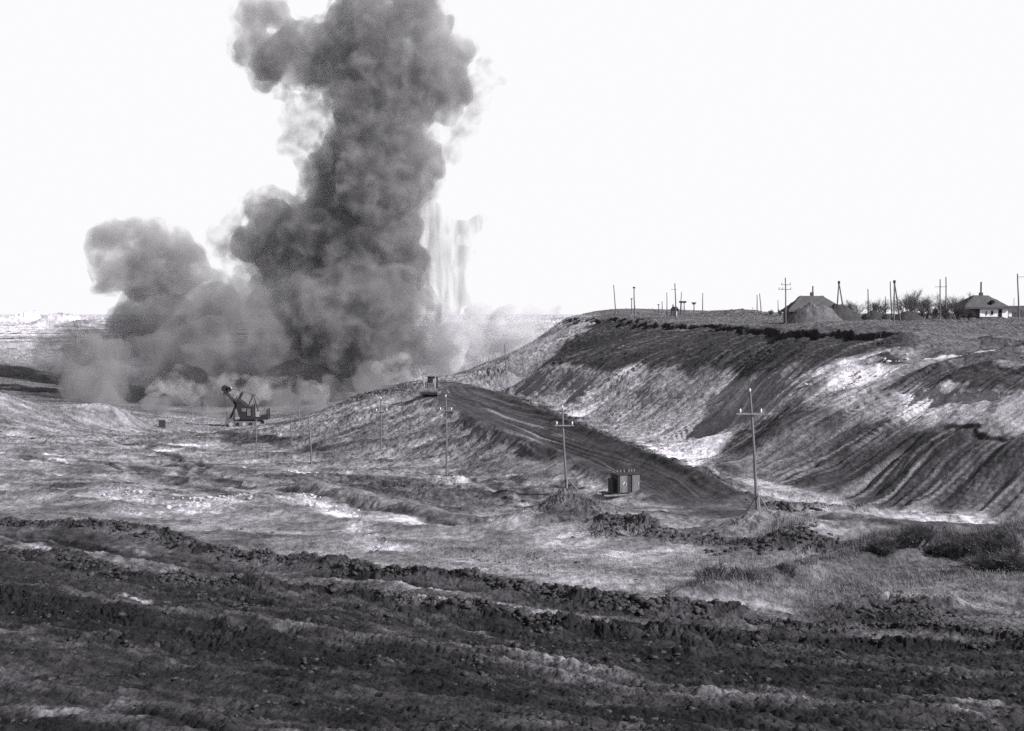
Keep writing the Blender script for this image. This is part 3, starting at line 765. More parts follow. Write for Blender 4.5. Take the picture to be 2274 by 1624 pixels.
pole('short dark post far off on the pale terraces at the left', 168, 768, 168, 747, 620, .45, mat=M_DARKW, group=GP, name='post', cat='post')

GR = 'poles along the rim and the village'
rim = [('leaning timber pole standing first from the left on the rim', 1368.2, 700, 1362.4, 633, 390, .16, (), False),
 ('short capped post immediately left of a taller dark-topped pole', 1404, 699, 1402.5, 664, 385, .16, (), True),
 ('dark-topped slightly crooked pole beside a short capped post', 1410.3, 700, 1408, 639, 380, .20, (), True),
 ('shortest stub post near the hut on the rim', 1462.8, 699, 1462.3, 677, 350, .14, (), True),
 ('low post between the stub post and a bare slim pole', 1470.4, 700, 1470.2, 669, 350, .14, (), False),
 ('bare slim pole just left of the small rim hut', 1481.4, 700, 1480.7, 650, 350, .13, (), False),
 ('tall pole in front of the small rim hut with a stub arm on its left', 1501.3, 709, 1498.5, 629.5, 300, .15, ((643, 1490, 1502, ()),), False),
 ('leaning thin pole behind the platform tower', 1510.6, 698, 1513.6, 649, 350, .13, (), False),
 ('bare pole right of the T-shaped post on the rim', 1560, 700, 1560.8, 650.5, 340, .13, (), False),
 ('faint short post alone on the rim skyline', 1671.6, 699, 1671.6, 682, 340, .08, (), False),
 ('left pole of the close pair on the rim skyline', 1682, 702, 1681, 655, 320, .13, (), False),
 ('right slightly leaning pole of the close pair on the skyline', 1690.7, 702, 1686.8, 652, 320, .13, (), False),
 ('thin distant pole by the small bushes left of the thatched shelter', 1728, 699, 1727.6, 667, 310, .10, (), False),
 ('tall pole with two crossarms standing in front of the thatched shelter', 1745.4, 727, 1744, 617, 225, .13, ((632.6, 1734.8, 1755, (.02, .98)), (643, 1728.6, 1756.2, (.03, .3, .97))), False),
 ('bare pole between the two small leafless trees', 1928, 708, 1927.3, 642, 270, .14, (), False),
 ('faint short pole left of the tall A-frame by the trees', 1966.7, 700, 1966, 658.5, 275, .10, (), False),
 ('straight pole touching the A-frame pole beside the big leafless trees', 1981, 708, 1977, 625, 262, .14, (), False),
 ('pole with one wide crossarm over the dark bushes', 2087, 708, 2088, 620.5, 260, .15, ((637.3, 2075.3, 2102.4, ()),), False),
 ('taller bare pole right beside the crossarm pole over the dark bushes', 2102.4, 708, 2100.6, 615.5, 262, .15, (), False),
 ('pole at the right edge with an arm reaching out of the picture', 2262.6, 708, 2259.5, 608, 258, .17, ((615.3, 2258, 2290, ()),), False),
 ('faint thin pole behind the low hut at the right edge', 2252, 700, 2252, 662, 300, .08, (), False)]
for (lb, bu, bv, tu, tv, d, r, arms, cp) in rim:
    pole(lb, bu, bv, tu, tv, d, r, arms, cap=cp, group=GR, mat=M_WOOD)

# T-shaped post, platform tower, A-frames
def aframe(label, au, av, lu, lv, ru, rv, d):
    b0 = P((lu + ru) / 2, lv, d); g = gz(b0.x, b0.y); b = Vector((b0.x, b0.y, g)); e = empty('a_frame_pole', b)
    ap = P(au, av, d) - b
    for (u, v, dy) in ((lu, lv, -.6), (ru, rv, .6)):
        f = P(u, v, d) - b; f.y += dy; f.z = gz(b.x + f.x, b.y + f.y) - b.z - .4
        m = MB(); m.tube([f, f.lerp(ap, .5), ap], [.17, .15, .12], 8); m.build('leg', M_WOOD, e)
    m = MB(); m.box(ap, (.4, .35, .6)); m.build('cap', M_DARKW, e)
    c = P(au, av + (lv - av) * .45, d) - b
    return tag(e, label, 'pole', 'A-frame poles of the rim')
aframe('A-frame pole of two slanting legs rising behind the thatched shelter', 1863, 627.5, 1855, 700, 1880, 702, 255)
aframe('A-frame pole of two slanting legs in front of the big leafless trees', 1986.2, 626, 1983.2, 706, 2003, 712, 240)
def tpost():
    d = 345; b0 = P(1541.6, 699, d); b = Vector((b0.x, b0.y, gz(b0.x, b0.y))); e = empty('t_post', b)
    t = P(1541, 673, d) - b
    m = MB(); m.tube([Vector((0, 0, -.3)), t], [.16, .13], 8); m.build('pole', M_WOOD, e)
    m = MB(); m.box(t + Vector((0, 0, .05)), (1.3, .5, .22)); m.box(t + Vector((0, 0, -.25)), (.7, .3, .35), taper=-.5); m.build('beam', M_DARKW, e)
    tag(e, 'low T-shaped post with a short top beam on the rim', 'post')
tpost()
def tower():
    d = 345; b0 = P(1516, 700, d); b = Vector((b0.x, b0.y, gz(b0.x, b0.y))); e = empty('platform_tower', b)
    t = (P(1516, 673, d) - b)
    for x in (-.55, .55):
        for y in (-.5, .5):
            m = MB(); m.tube([Vector((x, y, -.3)), Vector((x * .7, y * .7, t.z))], [.08, .07], 6); m.build('leg', M_WOOD, e)
    m = MB(); m.box((0, 0, t.z + .25), (1.7, 1.5, .5), taper=-.15); m.build('platform', M_DARKW, e)
    m = MB()
    for k in range(6): m.box((-.0, -.5, .4 + k * .45), (.8, .05, .07))
    m.build('ladder', M_WOOD, e)
    tag(e, 'small legged platform tower with a dark top standing on the rim', 'tower')
tower()
def rim_hut():
    d = 350; b0 = P(1498, 699, d); b = Vector((b0.x, b0.y, gz(b0.x, b0.y))); e = empty('hut', b)
    m = MB(); m.box((0, 0, .9), (2.0, 1.8, 2.0)); m.build('wall', M_CLAY, e)
    m = MB(); m.prism([(-1.15, 0), (1.15, 0), (.5, .9), (-.5, .9)], (1, 0, 0), (0, 0, 1), (0, 2.1, 0), (0, 0, 1.9)); r_ = m.build('roof', M_DARKW, e)
    m = MB(); m.box((-.45, 0, 2.95), (.32, .32, .9)); m.build('chimney', M_CLAY, r_)
    m = MB(); m.box((.35, -.93, .8), (.5, .08, 1.3)); m.build('door', M_LIME, e)
    tag(e, 'tiny dark hut with a chimney on the rim behind the tall pole', 'hut')
rim_hut()

# thatched shelter on its earth mound, houses
def hip(m, x0, x1, y0, y1, z0, rx0, rx1, z1, th=.35):
    ym = (y0 + y1) / 2
    v = [(x0, y0, z0), (x1, y0, z0), (x1, y1, z0), (x0, y1, z0), (rx0, ym - .5, z1), (rx1, ym - .5, z1), (rx1, ym + .5, z1), (rx0, ym + .5, z1),
         (x0, y0, z0 - th), (x1, y0, z0 - th), (x1, y1, z0 - th), (x0, y1, z0 - th)]
    m.add(v, [(0, 1, 5, 4), (1, 2, 6, 5), (2, 3, 7, 6), (3, 0, 4, 7), (4, 5, 6, 7), (8, 11, 10, 9), (0, 8, 9, 1), (1, 9, 10, 2), (2, 10, 11, 3), (3, 11, 8, 0)])
def roughen(o, amp, cuts, seed):
    bm = bmesh.new(); bm.from_mesh(o.data)
    bmesh.ops.subdivide_edges(bm, edges=bm.edges[:], cuts=cuts, use_grid_fill=True)
    for v in bm.verts:
        n_ = mn_.noise_vector(v.co * 1.1 + Vector((seed, 0, 0))) + mn_.noise_vector(v.co * 3.0) * .5
        v.co += n_ * amp
    bm.to_mesh(o.data); bm.free()
from mathutils import noise as mn_
def px(d): return d / F
def shelter():
    d = 245; b0 = P(1815, 712, d); b = Vector((b0.x, b0.y, gz(b0.x, b0.y))); e = empty('thatched_shelter', b)
    x0 = (P(1750, 700, d) - b).x; x1 = (P(1880, 700, d) - b).x; ra = (P(1784, 700, d) - b).x; rb = (P(1834, 700, d) - b).x
    z0 = (P(1750, 689, d) - b).z; z1 = (P(1800, 657, d) - b).z
    m = MB(); hip(m, x0, x1, -.5, 6.5, z0, ra, rb, z1); r_ = m.build('roof', M_THATCH, e); roughen(r_, .16, 7, 3)
    m = MB(); m.box(((x0 + x1) / 2, 3, z0 / 2 - .2), ((x1 - x0) * .93, 6, z0 + .3)); m.build('wall', M_CLAY, e)
    m = MB(); c = P(1811, 656, d) - b; m.box((c.x, 3, c.z + .1), (.62, .6, 1.1)); k_ = m.build('chimney', M_CLAY, r_)
    m = MB(); m.tube([(c.x + .15, 3, c.z), (c.x + .2, 3, c.z + 1.9)], .13, 8); m.build('stovepipe', M_STEEL, r_)
    tag(e, 'broad dark thatched shelter half sunk behind an earth mound', 'shelter')
    return b
shelter()
def mound(name, label, u, v, d, lu, ru, topv, mat, seed, depth=4.0, peak=.4, cat='mound'):
    """heap of loose earth: a rounded, lumpy cone"""
    b0 = P(u, v, d); b = Vector((b0.x, b0.y, gz(b0.x, b0.y)))
    xl = (P(lu, v, d) - b).x; xr = (P(ru, v, d) - b).x; h = (P(u, topv, d) - b).z
    nx, ny = 60, 30; V = []; Fc = []
    for j in range(ny + 1):
        for i in range(nx + 1):
            s = i / nx; t = j / ny * 2 - 1
            x = xl + (xr - xl) * s; y = t * depth
            a = s / peak if s < peak else (1 - s) / (1 - peak)
            hh = h * (1 - min(1, math.hypot(1 - a, t)) ** 2) ** .9
            p = Vector((x, y, 0))
            z = hh * (1 + .12 * mn_.noise(p * .8 + Vector((seed, 0, 0))) + .05 * mn_.noise(p * 2.5)) - .3
            V.append((x, y, z))
    for j in range(ny):
        for i in range(nx):
            a = j * (nx + 1) + i; Fc.append((a, a + 1, a + nx + 2, a + nx + 1))
    o = mesh_obj(name, V, Fc, mat); o.location = b
    return tag(o, label, cat)
M_EARTH = material('mound_earth', .15, .07, 1.2, bump=.8)
M_EARTHD = material('dark_mound_earth', .06, .03, 1.2, bump=.8)
mound('earth_mound', 'paler earth mound heaped against the front of the thatched shelter', 1806, 716, 234, 1742, 1880, 671, M_EARTH, 1, 3.5, .45)
mound('dark_mound', 'long dark turf mound sloping down right of the thatched shelter', 1852, 716, 238, 1806, 1925, 673, M_EARTHD, 2, 3.5, .4)
mound('dugout_roof', 'low dark turf hump at the foot of the small leafless trees', 1935, 708, 262, 1905, 1975, 688, M_EARTHD, 5, 3, .5)
mound('dugout_roof', 'low dark hump under the A-frame pole and the big leafless trees', 2000, 708, 256, 1975, 2060, 689, M_EARTHD, 8, 3, .5)

def house():
    d = 268; b0 = P(2207, 706, d); b = Vector((b0.x, b0.y, gz(b0.x, b0.y))); e = empty('thatched_house', b)
    X = lambda u: (P(u, 700, d) - b).x
    Zv = lambda v: (P(2200, v, d) - b).z
    z0 = Zv(682); z1 = Zv(656)
    # white front wall; the side wall's shade is put into its dark colour
    xa, xb, xs = X(2176), X(2238), X(2146)
    m = MB(); fl = [(xa, 0), (xb, 0), (xb, 5.5), (xs, 7.5), (xs, 2.6)]
    n_ = len(fl); vs = [(p[0], p[1], -.5) for p in fl] + [(p[0], p[1], z0) for p in fl]
    m.add(vs, [tuple(range(n_, 2 * n_)), tuple(reversed(range(n_)))] + [(k, (k + 1) % n_, n_ + (k + 1) % n_, n_ + k) for k in range(n_)])
    w = m.build('wall', M_LIME, e)
    m = MB(); m.add([(xa - .02, -.03, -.5), (xs - .05, 2.57, -.5), (xs - .05, 2.57, z0), (xa - .02, -.03, z0), (xa + .0, .1, -.5), (xs + .1, 2.75, -.5), (xs + .1, 2.75, z0), (xa, .1, z0)],
                    [(0, 3, 2, 1), (4, 5, 6, 7), (0, 1, 5, 4), (2, 3, 7, 6), (1, 2, 6, 5), (0, 4, 7, 3)]); m.build('shaded_side_wall', M_CLAY, e)
    m = MB(); hip(m, X(2138), X(2243), -.7, 7.5, z0, X(2172), X(2206), z1, .4); r_ = m.build('roof', M_THATCH, e); roughen(r_, .13, 7, 9)
    m = MB(); c = X(2190); m.box((c, 3.2, z1 + .2), (.7, .7, .9)); m.box((c, 3.2, Zv(641)), (.27, .27, 3.0)); m.build('chimney', M_CLAY, r_)
    m = MB(); m.tube([(X(2203), -.35, Zv(671)), (X(2203), .6, Zv(671))], .42, 10); m.build('dormer', M_HOLE, r_)
    m = MB(); m.box((X(2221), -.04, Zv(697)), (.75, .1, Zv(688) - Zv(706))); dr = m.build('door', M_HOLE, e)
    m = MB(); m.box((X(2221), -.06, Zv(687.5)), (1.0, .1, .14)); m.build('lintel', M_WOOD, dr)
    m = MB(); m.box((X(2203), -.03, Zv(694)), (.42, .08, .75)); wd = m.build('window', M_HOLE, e)
    m = MB(); m.box((X(2203), -.08, Zv(698.5)), (.6, .1, .1)); m.build('sill', M_WOOD, wd)
    m = MB(); m.box((X(2190), -.03, Zv(696)), (.25, .08, .9)); m.build('window', M_CLAY, e)
    m = MB(); m.box(((xa + xb) / 2 - .5, -.25, Zv(705.5)), ((xb - xa) * .8, .5, .35)); m.build('earth_bench', M_CLAY, e)
    tag(e, 'white-walled house with a dark thatched hip roof and tall chimney', 'house')
house()
def hut2():
    d = 285; b0 = P(2256, 706, d); b = Vector((b0.x, b0.y, gz(b0.x, b0.y))); e = empty('low_hut', b)
    X = lambda u: (P(u, 700, d) - b).x
    Zv = lambda v: (P(2256, v, d) - b).z
    m = MB(); m.box(((X(2240) + X(2300)) / 2, 2, Zv(690) / 2 - .2), (X(2300) - X(2240), 4, Zv(690) + .4)); m.build('wall', M_LIME, e)
    m = MB(); m.prism([(X(2236), Zv(691)), (X(2305), Zv(691)), (X(2285), Zv(679)), (X(2240), Zv(679.5))], (1, 0, 0), (0, 0, 1), (0, 4.8, 0), (0, 2, 0)); r_ = m.build('roof', M_EARTH, e); roughen(r_, .08, 4, 2)
    tag(e, 'low pale-roofed hut partly hidden right of the thatched house', 'hut')
    m = MB()
    m.box((X(2262), -3.0, Zv(699)), (X(2290) - X(2238), .25, 1.3)); o = m.build('yard_wall', M_CLAY); o.location = b
    tag(o, 'low dark yard wall in front of the pale-roofed hut', 'wall')
hut2()

# ------------------------------------------------------------------ leafless trees and scrub
def tree_mesh(w, h, seed, n0=5, mat_t=None, depth=4, twist=.5, thick=.12):
    q = random.Random(seed); br = MB(); tw = MB()
    def grow(p, d, L, r, lev):
        k = 3; pts = [p]; rad = [r]
        for i in range(k):
            d = (d + Vector((q.uniform(-1, 1), q.uniform(-1, 1), q.uniform(-.3, .6))) * .22).normalized()
            p = p + d * L / k; pts.append(p); rad.append(r * (1 - .4 * (i + 1) / k))
        (br if lev < 2 else tw).tube(pts, rad, 5 if lev < 2 else 3, cap=False)
        if lev >= depth: return
        nb = q.randint(4, 5)
        for i in range(nb):
            s = q.uniform(.3, 1.0); b = pts[0].lerp(pts[-1], s)
            dd = (d + Vector((q.uniform(-1, 1), q.uniform(-1, 1), q.uniform(-.35, .6))) * twist * 1.7).normalized()
            grow(b, dd, L * q.uniform(.55, .8), r * .55, lev + 1)
    for i in range(n0):
        a = q.uniform(0, 2 * math.pi); s = q.uniform(.2, .75)
        d = Vector((math.cos(a) * s * w / h, math.sin(a) * s * w / h * .8, 1)).normalized()
        grow(Vector((q.uniform(-.2, .2), q.uniform(-.2, .2), -.2)), d, h * q.uniform(.36, .48), thick, 0)
    return br, tw
def tree(label, u, v, d, wpx, hpx, seed, group, name='bare_tree', n0=5, dark=False):
    b0 = P(u, v, d); b = Vector((b0.x, b0.y, gz(b0.x, b0.y))); e = empty(name, b)
    w = wpx * px(d) * (1.6 if name == 'bare_tree' else 1); h = hpx * px(d) * (1.08 if name == 'bare_tree' else 1)
    br, tw = tree_mesh(w, h, seed, n0, thick=.04 + h * .009)
    allv = br.v + tw.v
    hx = max(abs(p.x) for p in allv); hz_ = max(p.z for p in allv)
    kx = w / 2 / hx; kz = h / hz_
    for L in (br.v, tw.v):
        for p in L: p.x *= kx; p.y *= kx; p.z *= kz
    br.build('trunk', M_BARK, e); tw.build('crown', M_WEED if dark else M_TWIG, e)
    return tag(e, label, 'tree' if name == 'bare_tree' else 'bush', group)
GT = 'leafless trees of the village'
tree('small leafless tree with a rounded crown right of the thatched shelter', 1899, 706, 272, 46, 44, 1, GT, n0=5)
tree('small fan-shaped leafless tree beside a bare pole', 1946, 706, 268, 44, 46, 2, GT, n0=7)
tree('leafless tree just behind the straight pole of the A-frame', 2012, 708, 262, 56, 60, 3, GT, n0=6)
tree('tallest leafless tree, rising over the others in the village row', 2032, 708, 265, 64, 68, 4, GT, n0=6)
tree('spreading leafless tree right of the tallest one', 2058, 708, 268, 58, 54, 5, GT, n0=6)
tree('dense leafless tree directly behind the pole with wide crossarm', 2112, 708, 268, 60, 56, 6, GT, n0=7)
tree('leafless tree between the bare pole and the thatched house', 2137, 708, 272, 52, 50, 7, GT, n0=7)
tree('leafless treetop showing behind the left end of the house roof', 2162, 706, 284, 44, 54, 8, GT, n0=6)
GB = 'dark scrub round the village'
for k, (u, w, h, d, lb) in enumerate(((2075, 42, 30, 262, 'dark tangled bush under the left side of the wide crossarm'), (2100, 44, 34, 258, 'dark tangled bush at the foot of the two tall poles'),
     (2128, 44, 34, 262, 'dark tangled bush left of the thatched house wall'), (2150, 36, 30, 255, 'dark bush touching the side wall of the thatched house'), (2038, 40, 26, 256, 'low scrub under the tallest leafless tree'),
     (1965, 30, 20, 258, 'low bush between the dark turf hump and the A-frame pole'), (1712, 16, 15, 310, 'small grey bush furthest left of the thatched shelter'), (1732, 14, 16, 308, 'small grey bush between the thin distant pole and the shelter'))):
    tree(lb, u, 708, d, w, h, 20 + k, GB, 'bush', n0=9, dark=k < 5)

# ------------------------------------------------------------------ cable excavator
def excavator():
    d = 292; S = d / F
    b0 = P(546, 942, d); b = Vector((b0.x, b0.y, gz(b0.x, b0.y))); e = empty('cable_excavator', b)
    pt = lambda u, v, y=0.0: Vector(((u - 546) * S, y, (942 - v) * S))
    def beam(m, a, c, w, hgt, w2=None):
        dv = c - a; L = dv.length; rot = dv.to_track_quat('Z', 'Y').to_matrix()
        m.box((a + c) / 2, (w, hgt, L), rot)
    for y in (-1.9, 1.9):
        m = MB(); poly = []
        for i in range(20):
            t = i / 20 * 2 * math.pi; cx = 3.2 if math.cos(t) > 0 else -3.2
            poly.append((cx + .62 * math.cos(t), .62 + .62 * math.sin(t)))
        m.prism(poly, (1, 0, 0), (0, 0, 1), (0, .9, 0), (.1, y, 0))
        for k in range(13): m.box((-3.1 + k * .53, y, 1.27), (.12, .95, .1)); m.box((-3.1 + k * .53, y, -.02), (.12, .95, .1))
        tr = m.build('crawler_track', M_STEEL2, e)
        for k in range(5):
            m = MB(); m.tube([(-3.0 + k * 1.55, y - .52, .62), (-3.0 + k * 1.55, y + .52, .62)], .45, 14); m.build('wheel', M_STEEL3 if k in (0, 2, 4) else M_STEEL, tr)
    m = MB(); m.box((0, 0, 1.15), (4.2, 2.9, .7)); m.tube([(0, 0, 1.4), (0, 0, 1.75)], 1.4, 20); m.build('undercarriage', M_STEEL, e)
    m = MB(); m.box(pt(568, 926, 0) + Vector((0, 0, .15)), (6.2, 3.6, .42)); m.build('turntable', M_STEEL, e)
    m = MB()
    m.prism([((536 - 546) * S, (925 - 942) * -S), ((565 - 546) * S, 17 * S), ((563 - 546) * S, 42 * S), ((551 - 546) * S, 44 * S), ((542 - 546) * S, 52 * S), ((530 - 546) * S, 62 * S), ((528 - 546) * S, 40 * S)],
            (1, 0, 0), (0, 0, 1), (0, 3.0, 0), (0, 0, 0))
    hs_ = m.build('house', M_STEEL, e)
    m = MB(); m.box(pt(545, 905, -1.58), (1.1, .06, .8)); m.build('window', M_STEEL2, hs_)
    m = MB(); m.box(pt(556, 910, -1.58), (.8, .06, 1.7)); m.build('door', M_STEEL2, hs_)
    for u, t_ in ((563, 893), (596, 903)):
        for y in (-1.2, 1.2):
            m = MB(); beam(m, pt(u, 926, y), pt(u, t_, y), .3, .3); m.build('post', M_STEEL, e)
    m = MB(); m.box(pt(590, 921, 0), (1.6, 3.3, .8)); m.build('counterweight', M_STEEL, e)
    m = MB(); m.box(pt(571, 916, .9), (.7, .7, 1.2)); m.build('drum', M_STEEL3, e)
    # boom, its sheave block and ropes
    m = MB()
    for y in (-.5, .5): beam(m, pt(546, 921, y), pt(500, 862, y), .95, .26)
    for t in (.2, .45, .7, .9): beam(m, pt(546, 921, -.5).lerp(pt(500, 862, -.5), t), pt(546, 921, .5).lerp(pt(500, 862, .5), t), .3, .3)
    bo = m.build('boom', M_STEEL, e)
    for (u, v, r) in ((500, 858, .75), (509, 860, .6), (503, 866, .45)):
        m = MB(); m.tube([pt(u, v, -.45), pt(u, v, .45)], r, 18); m.build('sheave', M_STEEL, bo)
    m = MB(); m.box(pt(512, 857, 0), (.6, .9, .5)); m.build('block', M_STEEL3, bo)
    # dipper stick crossing the boom, dipper at its foot
    m = MB()
    for y in (-.85, .85): beam(m, pt(538, 868, y), pt(511, 925, y), .55, .2)
    beam(m, pt(538, 868, -.85), pt(538, 868, .85), .3, .3); beam(m, pt(514, 919, -.85), pt(514, 919, .85), .3, .3)
    st = m.build('dipper_stick', M_STEEL, e)
    m = MB(); m.prism([(-1.0, 0), (.9, -.1), (1.1, 1.5), (-.8, 1.6)], (1, 0, 0), (0, 0, 1), (0, 2.2, 0), pt(510, 941, 0)); dp = m.build('dipper', M_STEEL2, e)
    for k in range(4):
        m = MB(); m.box(pt(510, 941, 0) + Vector((-.85, -.85 + k * .56, -.05)), (.22, .2, .5), taper=.4); m.build('tooth', M_STEEL, dp)
    m = MB(); beam(m, pt(520, 930, 0), pt(523, 875, 0), .25, .25); beam(m, pt(528, 868, 0), pt(516, 935, 0), .2, .2); m.build('crowd_strut', M_STEEL3, e)
    m = MB()
    m.tube([pt(500, 857), pt(530, 862), pt(557, 870), pt(565, 872)], .06, 5); m.tube([pt(558, 870), pt(565, 893)], .05, 5)
    m.tube([pt(496, 866, .3), pt(505, 930, .3)], .04, 5); m.tube([pt(565, 870), pt(590, 905)], .05, 5); m.build('rope', M_STEEL, e)
    m = MB(); beam(m, pt(551, 905, -1), pt(563, 871, 0), .22, .22); beam(m, pt(575, 921, 1), pt(563, 871, 0), .18, .18); m.build('gantry', M_STEEL, e)
    tag(e, 'dark cable excavator with raised boom crossing its dipper stick on pale crawler tracks', 'excavator')
excavator()

# ------------------------------------------------------------------ bulldozer on the haul road
def bulldozer():
    d = 188; S = d / F
    b0 = P(958, 877, d); b = Vector((b0.x, b0.y, gz(b0.x, b0.y) + .02)); e = empty('bulldozer', b); e.rotation_euler = (0, 0, math.radians(-8)); e.scale = (1.08, 1.08, 1.22)
    for x in (-.85, .85):
        m = MB(); poly = []
        for i in range(18):
            t = i / 18 * 2 * math.pi; cy = 1.25 if math.cos(t) > 0 else -1.25
            poly.append((cy + .38 * math.cos(t), .38 + .38 * math.sin(t)))
        m.prism(poly, (0, 1, 0), (0, 0, 1), (.42, 0, 0), (x, .3, 0)); tr = m.build('crawler_track', M_STEEL, e)
        for k in range(4):
            m = MB(); m.tube([(x - .24, -.8 + k * .75, .38), (x + .24, -.8 + k * .75, .38)], .26, 12); m.build('wheel', M_STEEL2, tr)
    m = MB(); m.box((0, .3, .75), (1.2, 2.8, .5)); m.build('chassis', M_STEEL, e)
    m = MB(); m.box((.15, -.45, 1.25), (.8, 1.5, .75)); m.build('engine_hood', M_STEEL2, e)
    m = MB(); m.tube([(.15, -.6, 1.6), (.15, -.6, 2.3)], .06, 8); m.build('exhaust', M_STEEL, e)
    m = MB()
    for k in range(9):
        z0, z1 = k * .085, (k + 1) * .085
        cv = lambda z: -1.75 - .22 * math.sin(z / .78 * math.pi)
        m.add([(-1.22, cv(z0) + .2, z0 + .25), (1.22, cv(z0) + .2, z0 + .25), (1.22, cv(z1) + .2, z1 + .25), (-1.22, cv(z1) + .2, z1 + .25),
               (-1.22, cv(z0) + .32, z0 + .25), (1.22, cv(z0) + .32, z0 + .25), (1.22, cv(z1) + .32, z1 + .25), (-1.22, cv(z1) + .32, z1 + .25)],
              [(0, 1, 2, 3), (5, 4, 7, 6), (4, 0, 3, 7), (1, 5, 6, 2), (3, 2, 6, 7), (4, 5, 1, 0)])
    m.build('blade', M_STEEL2, e)
    for x in (-.8, .8):
        m = MB(); m.box((x, -.6, .55), (.14, 2.2, .16)); m.build('push_arm', M_STEEL2, e)
        m = MB(); m.box((x, -1.1, 1.7), (.11, .11, 1.5)); m.build('post', M_STEEL3, e)
    m = MB(); m.box((0, 1.05, 1.6), (1.3, 1.1, 1.5)); cb = m.build('cab', M_STEEL, e)
    m = MB(); m.box((0, 1.05, 2.4), (1.5, 1.3, .09)); m.build('roof', M_STEEL2, cb)
    m = MB(); m.box((.35, .48, 1.85), (.45, .06, .55)); m.build('window', M_STEEL3, cb)
    tag(e, 'small bulldozer with a pale blade facing the camera at the head of the haul road', 'bulldozer')
bulldozer()

# ------------------------------------------------------------------ switchgear kiosk on a skid
def kiosk():
    d = 103.5; b0 = P(1389, 1106, d); b = Vector((b0.x, b0.y, gz(b0.x, b0.y) + .05)); e = empty('switchgear_kiosk', b); e.rotation_euler = (0, 0, math.radians(24))
    m = MB()
    for y in (-.65, .65):
        m.tube([(-2.4, y, .1), (-2.1, y, .05), (2.0, y, .05), (2.5, y, .25)], .09, 8)
    for x in (-1.0, 0, 1.0): m.box((x, 0, .14), (.14, 1.5, .1))
    m.build('skid', M_STEEL2, e)
    m = MB(); m.box((0, 0, .95), (2.1, 1.2, 1.5)); m.build('body', M_STEEL, e)
    for x in (-.55, .62):
        m = MB(); m.box((x, -.64, .95), (.72, .07, 1.42)); dr = m.build('door', M_PANEL, e)
        m = MB(); m.box((x + .22, -.69, .95), (.05, .05, .22)); m.build('handle', M_STEEL3, dr)
    m = MB(); m.box((-.55, -.682, 1.0), (.16, .012, .05), Matrix.Rotation(-.9, 3, 'Y')); m.box((-.49, -.682, 1.08), (.16, .012, .05), Matrix.Rotation(-.9, 3, 'Y')); m.build('emblem', M_WHITE, e)
    m = MB(); m.box((0, 0, 1.74), (2.3, 1.4, .08)); rf = m.build('roof', M_STEEL, e)
    for x in (-.8, -.45, -.1, .35, .6, .85):
        m = MB(); m.tube([(x, .1, 1.78), (x, .1, 1.9), (x, .1, 2.05), (x, .1, 2.08)], [.04, .09, .07, .03], 8); m.build('insulator', M_STEEL2, rf)
    m = MB(); m.tube([(-1.5, .1, 1.95), (-.8, .1, 2.12), (.9, .1, 2.1)], .035, 6); m.build('busbar', M_STEEL, rf)
    m = MB(); m.box((-1.2, .2, .8), (.3, .8, 1.1)); m.build('side_cabinet', M_STEEL, e)
    tag(e, 'dark two-door switchgear kiosk on a curved sledge beside the haul road', 'electrical kiosk')
kiosk()
def crate(label, u, v, d, w, h, mat=None):
    b0 = P(u, v, d); b = Vector((b0.x, b0.y, gz(b0.x, b0.y))); e = empty('metal_box', b); e.rotation_euler = (0, 0, .3)
    m = MB(); m.box((0, 0, h / 2), (w, w * .8, h)); m.build('body', mat or M_STEEL, e)
    m = MB(); m.box((0, 0, h + .05), (w * 1.1, w * .9, .1)); m.build('lid', M_STEEL2, e)
    tag(e, label, 'box')
crate('upright dark metal box in the dust left of the excavator', 360, 948, 262, 1.35, 1.7)

